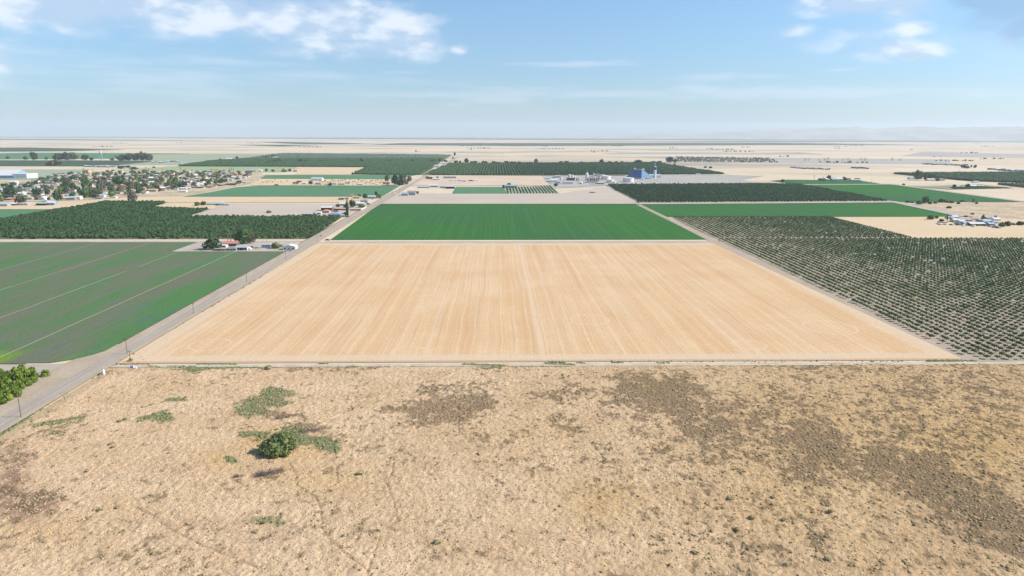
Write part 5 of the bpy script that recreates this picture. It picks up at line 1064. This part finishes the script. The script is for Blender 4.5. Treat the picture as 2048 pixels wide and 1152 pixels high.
yard(176, 262, 334, 333.5, 20, ('pale-roofed building in the row beyond the village', 'buildings in the row beyond the village'), ('white','white','metal','grey'))
DT = [(1536,322.5,3,9),(1609,324.5,8,9),(1617,323,5,8),(1638,324,7,7),(1649,324.5,6,9),(1656,323,5,9),(1684,324.5,9,8),(1696,324,7,9),(1721,322,7,7),(1729,324,6,9),(1784,324,8,9),(1800,324,9,8),(1378,321,7,6),(1392,322,7,6),(1420,323,6,5),(1450,323,6,6),(1480,323,6,5),(1510,323.5,6,5)]
L_ = [bare_tree(a, c, h_, w, m_palewood, None, 'pale leafless trees on the dry plain', seed=i) for i, (a, c, w, h_) in enumerate(DT)]
rank(L_, 'pale leafless tree on the dry plain, {} from the left')

# ------------------------------------------------------------------ water tower
x, y = G(203, 322); s = S(203, 322); o = thing('water_tower', x, y); hh = 15.5*s
for k in range(4):
    a = math.pi/4+k*math.pi/2; ob('leg', MB().tube((4*s*math.cos(a),4*s*math.sin(a),0), (1.4*s*math.cos(a),1.4*s*math.sin(a),hh), .8, .6).mesh('leg'), RM['metal'], o)
br = MB()
for q in (.33, .66):
    for k in range(4):
        a, b_ = math.pi/4+k*math.pi/2, math.pi/4+(k+1)*math.pi/2; r_ = (4-2.6*q)*s; br.tube((r_*math.cos(a),r_*math.sin(a),hh*q), (r_*math.cos(b_),r_*math.sin(b_),hh*q), .35)
ob('bracing', br.mesh('bracing'), RM['metal'], o); ob('tank', MB().cyl(0,0,hh,hh+4.5*s,1.9*s,1.9*s,16).mesh('tank'), RM['white'], o); ob('roof', MB().cyl(0,0,hh+4.5*s+.02,hh+6*s,2.1*s,.1,16).mesh('roof'), RM['white'], o)
tag(o, 'four-legged white water tower above the village', 'water tower')
# far left trees
for q in [('tall_tree',68,321,14,16,'dark','tall','tall dark tree alone at the far left'),('round_tree',51,320,9,7,'dark','broad','small dark tree left of the tall one'),('round_tree',93,320,6,6,'dark','broad','tiny dark tree right of the tall one'),('round_tree',118,321,22,14,'dark','broad','left dark tree of the first far grove'),('round_tree',134,321,22,15,'dark','broad','middle dark tree of the first far grove'),
          ('round_tree',148,320,18,14,'olive','broad','olive tree at the right of the first far grove'),('round_tree',171,321,13,12,'teal','broad','blue-green tree between the far groves'),('round_tree',183,321,8,6,'dark','broad','dark low tree left of the water tower'),('round_tree',110,331,24,11,'olive','broad','pale olive tree group before the first grove'),('round_tree',98,331,16,6,'olive','broad','low olive tree left of that group'),
          ('round_tree',242,322,20,12,'dark','broad','left tree of the second far grove'),('tall_tree',258,322,16,15,'dark','tall','second tree of the second far grove'),('tall_tree',272,322,16,15,'olive','tall','third tree of the second far grove'),('tall_tree',285,322,18,17,'dark','tall','tallest tree of the second far grove'),('round_tree',298,322,18,13,'olive','broad','right tree of the second far grove'),
          ('round_tree',224,321,9,4,'dark','broad','low dark tree right of the water tower'),('round_tree',243,338,14,6,'dark','broad','dark tree in the lane behind the village'),('round_tree',268,339,16,5,'dark','broad','wide dark tree right in the lane behind the village'),('round_tree',256,336,8,5,'dark','broad','small dark tree at the building row end'),('round_tree',180,333,8,4,'dark','broad','dark tree left of the building row'),
          ('round_tree',16,318,8,6,'olive','broad','olive tree at the far left edge'),('round_tree',440,320,5,3,'olive','broad','tiny tree left of the far white house'),('round_tree',474,318,6,5,'dark','broad','dark tree right of the far white house'),('round_tree',308,336,6,3,'dark','broad','tiny dark tree before the livestock sheds')]:
    ptree(q[0], q[1], q[2], q[3], q[4], q[5], q[6], q[7])
# ------------------------------------------------------------------ village
for q in [(-20,28,357,6,60,'blue','white','big white-roofed warehouse at the left edge','gable','warehouse'),(26,54,357,9,40,'white','white','tall white warehouse end at the left','flat','warehouse'),(18,30,371,7,14,'white','white','white gabled hall below the warehouse','gable','hall'),(36,55,411,4,9,'grey','white','pale trailer house at the lower left edge','flat','house'),(-14,14,413,4.5,9,'grey','metal','pale long house cut by the left edge','gable','house'),
          (14,32,411.5,3.6,9,'dark','white','open shed with white roof at the lower left','open','shed'),(72,92,411.5,4.2,11,'dark','teal','dark open barn with greenish roof below the village','open','barn'),(91,109,411,5.2,11,'blue','white','bluish barn with bright white end below the village','gable','barn'),
          (108,116,351,3,10,'blue','sky','bright blue building behind the village','flat','building'),(114,122,350,2,10,'red','salmon','red-roofed building right of the bright blue one','gable','building'),(166,177,347,6.5,14,'pink','tan','pinkish tall block at the village back','flat','building'),(89,97,368,4,12,'green','green','green-roofed building in the village','gable','building'),
          (80,93,375,3,8,'blue','dark','dark blue-roofed shed in the village','flat','shed'),(96,106,360,2,8,'teal','teal','teal fence-like shed at the village back','flat','shed'),(138,150,400,4.5,10,'grey','metal','house with pale metal roof near the village front','gable','house'),(148,160,399.5,5.5,8,'white','white','bright white house at the village front','gable','house'),
          (190,208,395,3.6,9,'white','metal','wide light-blue roofed house at the village front','gable','house'),(190,204,398.5,3,7,'blue','tan','grey-blue trailer at the village front','flat','trailer'),(222,232,397,3,7,'white','white','white trailer at the village front','flat','trailer'),(184,198,389,3.6,8,'red','dark','long dark shed with red wall in the village','gable','shed'),(0,22,401,3.4,8,'red','tan','low red-walled house at the left edge','gable','house'),
          (360,372,384.5,2.6,8,'white','white','white shed alone on the village edge','gable','shed'),(408,424,363,3.2,8,'cream','brown','brown-roofed long house right in the village','gable','house'),(490,505,347,3,9,'grey','dark','dark-roofed shed at the right end of the village','gable','shed'),(492,512,343.5,2.6,9,'grey','metal','long pale shed at the right end of the village','gable','shed'),
          (433,448,410.5,3,8,'blue','metal','blue-roofed shed of the small farm behind the orchard','gable','shed'),(439,446,409.5,5,6,'white','white','white box house of the small farm behind the orchard','flat','house'),(414,432,410.5,3,7,'grey','metal','grey shed of the small farm behind the orchard','gable','shed'),(446,458,411,2.2,6,'grey','metal','low metal shed right in the small farm','flat','shed')]:
    pb(*q[:8], shape=q[8], name=q[9], det=False)
VH = [(0,372),(60,368),(100,356),(145,348),(250,344),(480,345),(505,350),(490,358),(455,366),(410,374),(340,380),(270,391),(190,396),(130,401),(60,402),(0,404)]
VW = [G(*q) for q in VH]
gx_, gy_ = grid_in(VW, 30, 40, 4.5, .12, px=False)
hs = {}
walls = ['white','cream','tan','grey','blue','pink','white']; roofs = ['white','grey','metal','tan','brown','dark','white','metal','grey','salmon']
zone = lambda u: 'left' if u < 130 else ('middle' if u < 270 else 'right')
depth = lambda v: 'front' if v > 382 else ('middle' if v > 362 else 'back')
for a, c in zip(gx_, gy_):
    uu, vv = proj(a, c, 0)
    if uu < -10: continue
    rf = rnd.choice(roofs); wl = rnd.choice(walls); rz = rnd.choice([0, R(90)])+rnd.uniform(-.12, .12)
    o = house(float(a), float(c), rnd.choice([10, 13, 16]), rnd.choice([8, 10]), rnd.choice([2.9, 3.4]), wl, rf, rz, rnd.choice(['gable', 'gable', 'hip', 'flat']), None, 'small village houses')
    hs.setdefault((rf, wl, depth(vv)), []).append(o)
for (rf, wl, dp), ls in hs.items(): rank(ls, {'metal': 'pale metal'}.get(rf, rf)+'-roofed '+wl+' house in the '+dp+' of the village, {} from the left')
ts = {}; VB = []
gx_, gy_ = grid_in(VW, 21, 27, 8, .15, px=False)
for a, c in zip(gx_, gy_):
    uu, vv = proj(a, c, 0)
    if uu < -10: continue
    q = rnd.random()
    if q < .16: o = palm(float(a), float(c), rnd.uniform(4.5, 7), rnd.uniform(9, 17), None, 'village palms'); ts.setdefault(('palm', depth(vv), zone(uu)), []).append(o); continue
    if vv < 361.5: VB.append((float(a), float(c))); continue
    cl = rnd.choices(['green', 'dark', 'olive', 'grey', 'lime'], [5, 5, 3, 1, 1])[0]; h_ = rnd.uniform(4, 9.5)*(1.25 if 120 < uu < 350 else 1)
    o = tree('round_tree', float(a), float(c), h_*rnd.uniform(.9, 1.5), h_, cl, 'broad', None, 'village trees'); ts.setdefault((cl, depth(vv), zone(uu)), []).append(o)
VB = np.array(VB); s_ = RNG.uniform(2.6, 5.4, len(VB))
V, Fc, r_ = merge([leafy(60, .26, RNG, .9, .8, sub=1, lumps=7) for _ in range(5)], VB[:, 0], VB[:, 1], s_*.85, s_, s_)
stuffmesh('village_treetops', V, Fc, r_, clumpmat('village_leaves', [(.03,.065,.026), (.05,.09,.035), (.075,.12,.045), (.12,.14,.07)]), 'mass of small trees filling the back of the village', 'trees')
nm = {'green': 'mid-green', 'dark': 'dark green', 'olive': 'olive', 'grey': 'greyish', 'lime': 'bright green'}
for (cl, dp, zn), ls in ts.items():
    rank(ls, ('tall palm' if cl == 'palm' else nm[cl]+' round tree')+' at the '+dp+' of the village\'s '+zn+' part, {} from the left')
for q in [('tall_tree',265,404,17,21,'grey','tall','tall reddish-olive tree at the front right of the village'),('round_tree',42,407,20,17,'olive','broad','olive tree at the front left of the village'),('tall_tree',116,403,15,22,'dark','tall','dark tall tree at the village front'),('tall_tree',203,386,16,25,'grey','tall','greyish eucalyptus in the village centre'),('round_tree',20,392,24,18,'dark','broad','large dark tree mass at the village left'),
          ('round_tree',240,372,26,20,'green','broad','largest green tree at the village centre back'),('round_tree',170,396,22,18,'green','broad','large green tree beside a palm at the front'),('round_tree',352,374,20,11,'green','broad','wide bright tree right of the village centre'),('round_tree',444,366,18,9,'green','broad','broad green tree near the village right'),('round_tree',478,367,13,6,'green','broad','round tree alone on the tan lot right'),
          ('tall_tree',269,407,8,9,'grey','tall','small greyish tree at the orchard corner'),('round_tree',395,412,12,8,'olive','broad','olive tree of the small farm behind the orchard'),('round_tree',407,411,11,8,'dark','broad','dark tree of the small farm behind the orchard'),('round_tree',435,411.5,9,4,'green','bush','green bush of the small farm behind the orchard')]:
    ptree(q[0], q[1], q[2], q[3], q[4], q[5], q[6], q[7])
vc = []
for i in range(40):
    uu = rnd.uniform(10, 500); vv = np.interp(uu, [0, 190, 270, 340, 455, 500], [403, 397, 391, 381, 369, 362])-rnd.uniform(0, 9); x, y = G(uu, vv)
    vc.append(car(x, y, rnd.uniform(0, 3), PC[rnd.choice(['white','silver','dark','blue','red','white'])], None, 'parked_car', rnd.random() < .3, 'cars parked in the village'))
rank(vc, 'vehicle parked along the village front, {} from the left')
lf = []
for i in range(26):
    uu = 300+i*7.5+rnd.uniform(-2, 2); vv = np.interp(uu, [300, 400, 500], [385, 377, 368.5])-rnd.uniform(0, 3); x, y = G(uu, vv)
    lf.append(house(x, y, rnd.choice([6, 9, 12]), rnd.choice([6, 8]), 2.8, rnd.choice(['brown','dark','grey','white','pink']), rnd.choice(['brown','dark','white','metal','tan']), rnd.uniform(-.2, .2), rnd.choice(['gable','flat']), None, 'sheds along the village edge by the green field', 'shed', 'shed'))
rank(lf, 'small shed along the village edge by the green field, {} from the left')

# scattered far scrub and tree lines on the plain
fx, fy, fs = [], [], []
for i in range(70):
    uu = rnd.uniform(-20, 2070); vv = rnd.choice([rnd.uniform(284, 300), rnd.uniform(300, 326)]); a, c = G(uu, vv)
    if 380 < uu < 1330 and vv > 303 or uu < 420 and vv > 294: continue
    m_ = rnd.randint(2, 16); hd = rnd.uniform(-.3, .3)
    for k in range(m_): fx.append(a+k*14*math.cos(hd)+rnd.gauss(0, 5)); fy.append(c+k*14*math.sin(hd)+rnd.gauss(0, 8)); fs.append(rnd.uniform(2.0, 5.5))
fs = np.array(fs); V, Fc, r_ = merge([blobv(0, .3, RNG, .8) for _ in range(4)], np.array(fx), np.array(fy), fs*.6, fs*1.3, fs)
stuffmesh('far_scrub', V, Fc, r_, clumpmat('far_scrub_green', [(.07,.075,.05), (.12,.12,.085)]), 'sparse dark scrub and low tree lines dotted over the far plain', 'scrub')
# ------------------------------------------------------------------ far hills
na, nr_ = 260, 14
az0, az1 = R(-2), R(62); V = []
A_ = np.linspace(az0, az1, na); Rr = np.linspace(19500, 23700, nr_)
AA, RR_ = np.meshgrid(A_, Rr)
prof = np.interp(np.degrees(AA), [-2, 4, 12, 20, 26, 31, 38, 50, 62], [0, .1, .42, .72, .95, 1.0, .92, .8, .3])
sh = np.sin(np.clip((RR_-19500)/3400, 0, 1)*np.pi/2)
hh_ = prof*(330*sh*(.75+.5*fbm(AA*24, RR_*.0009, 5, 31))+70*sh*(fbm(AA*140, RR_*.003, 4, 33)-.5))
hh_[0, :] = -2
VX = np.stack([RR_*np.sin(AA), RR_*np.cos(AA), np.maximum(hh_, -2)], -1)
idx = np.arange(na*nr_).reshape(nr_, na); Q = np.stack([idx[:-1, :-1], idx[:-1, 1:], idx[1:, 1:], idx[1:, :-1]], -1).reshape(-1, 4)
hm = np_mesh('hills', VX, Q, smooth=True); hm.materials.append(field('hill_grass', P(214,204,184), P(176,170,158), big=.0012, fine=.01, fineamt=.1))
tag(ob('hills', hm), 'low hazy blue hills along the right horizon', 'hills', kind='structure')
# ------------------------------------------------------------------ haze
hz_ = MB().box(-31000, 31000, -31000, 31000, -3.5, 560).mesh('haze'); mh = bpy.data.materials.new('haze'); mh.use_nodes = True; t = NT(mh.node_tree)
for nd in list(t.n):
    if nd.type == 'BSDF_PRINCIPLED': t.n.remove(nd)
pvn = t.new('ShaderNodeVolumePrincipled'); pvn.inputs['Color'].default_value = (.82, .90, 1, 1); pvn.inputs['Density'].default_value = 4.5e-5; pvn.inputs['Anisotropy'].default_value = 0.1
t.l.new(pvn.outputs[0], t.n['Material Output'].inputs['Volume'])
tag(ob('haze', hz_, mh), 'thin pale blue summer haze over the whole plain', 'haze', kind='stuff')
print('objects', len(bpy.data.objects))
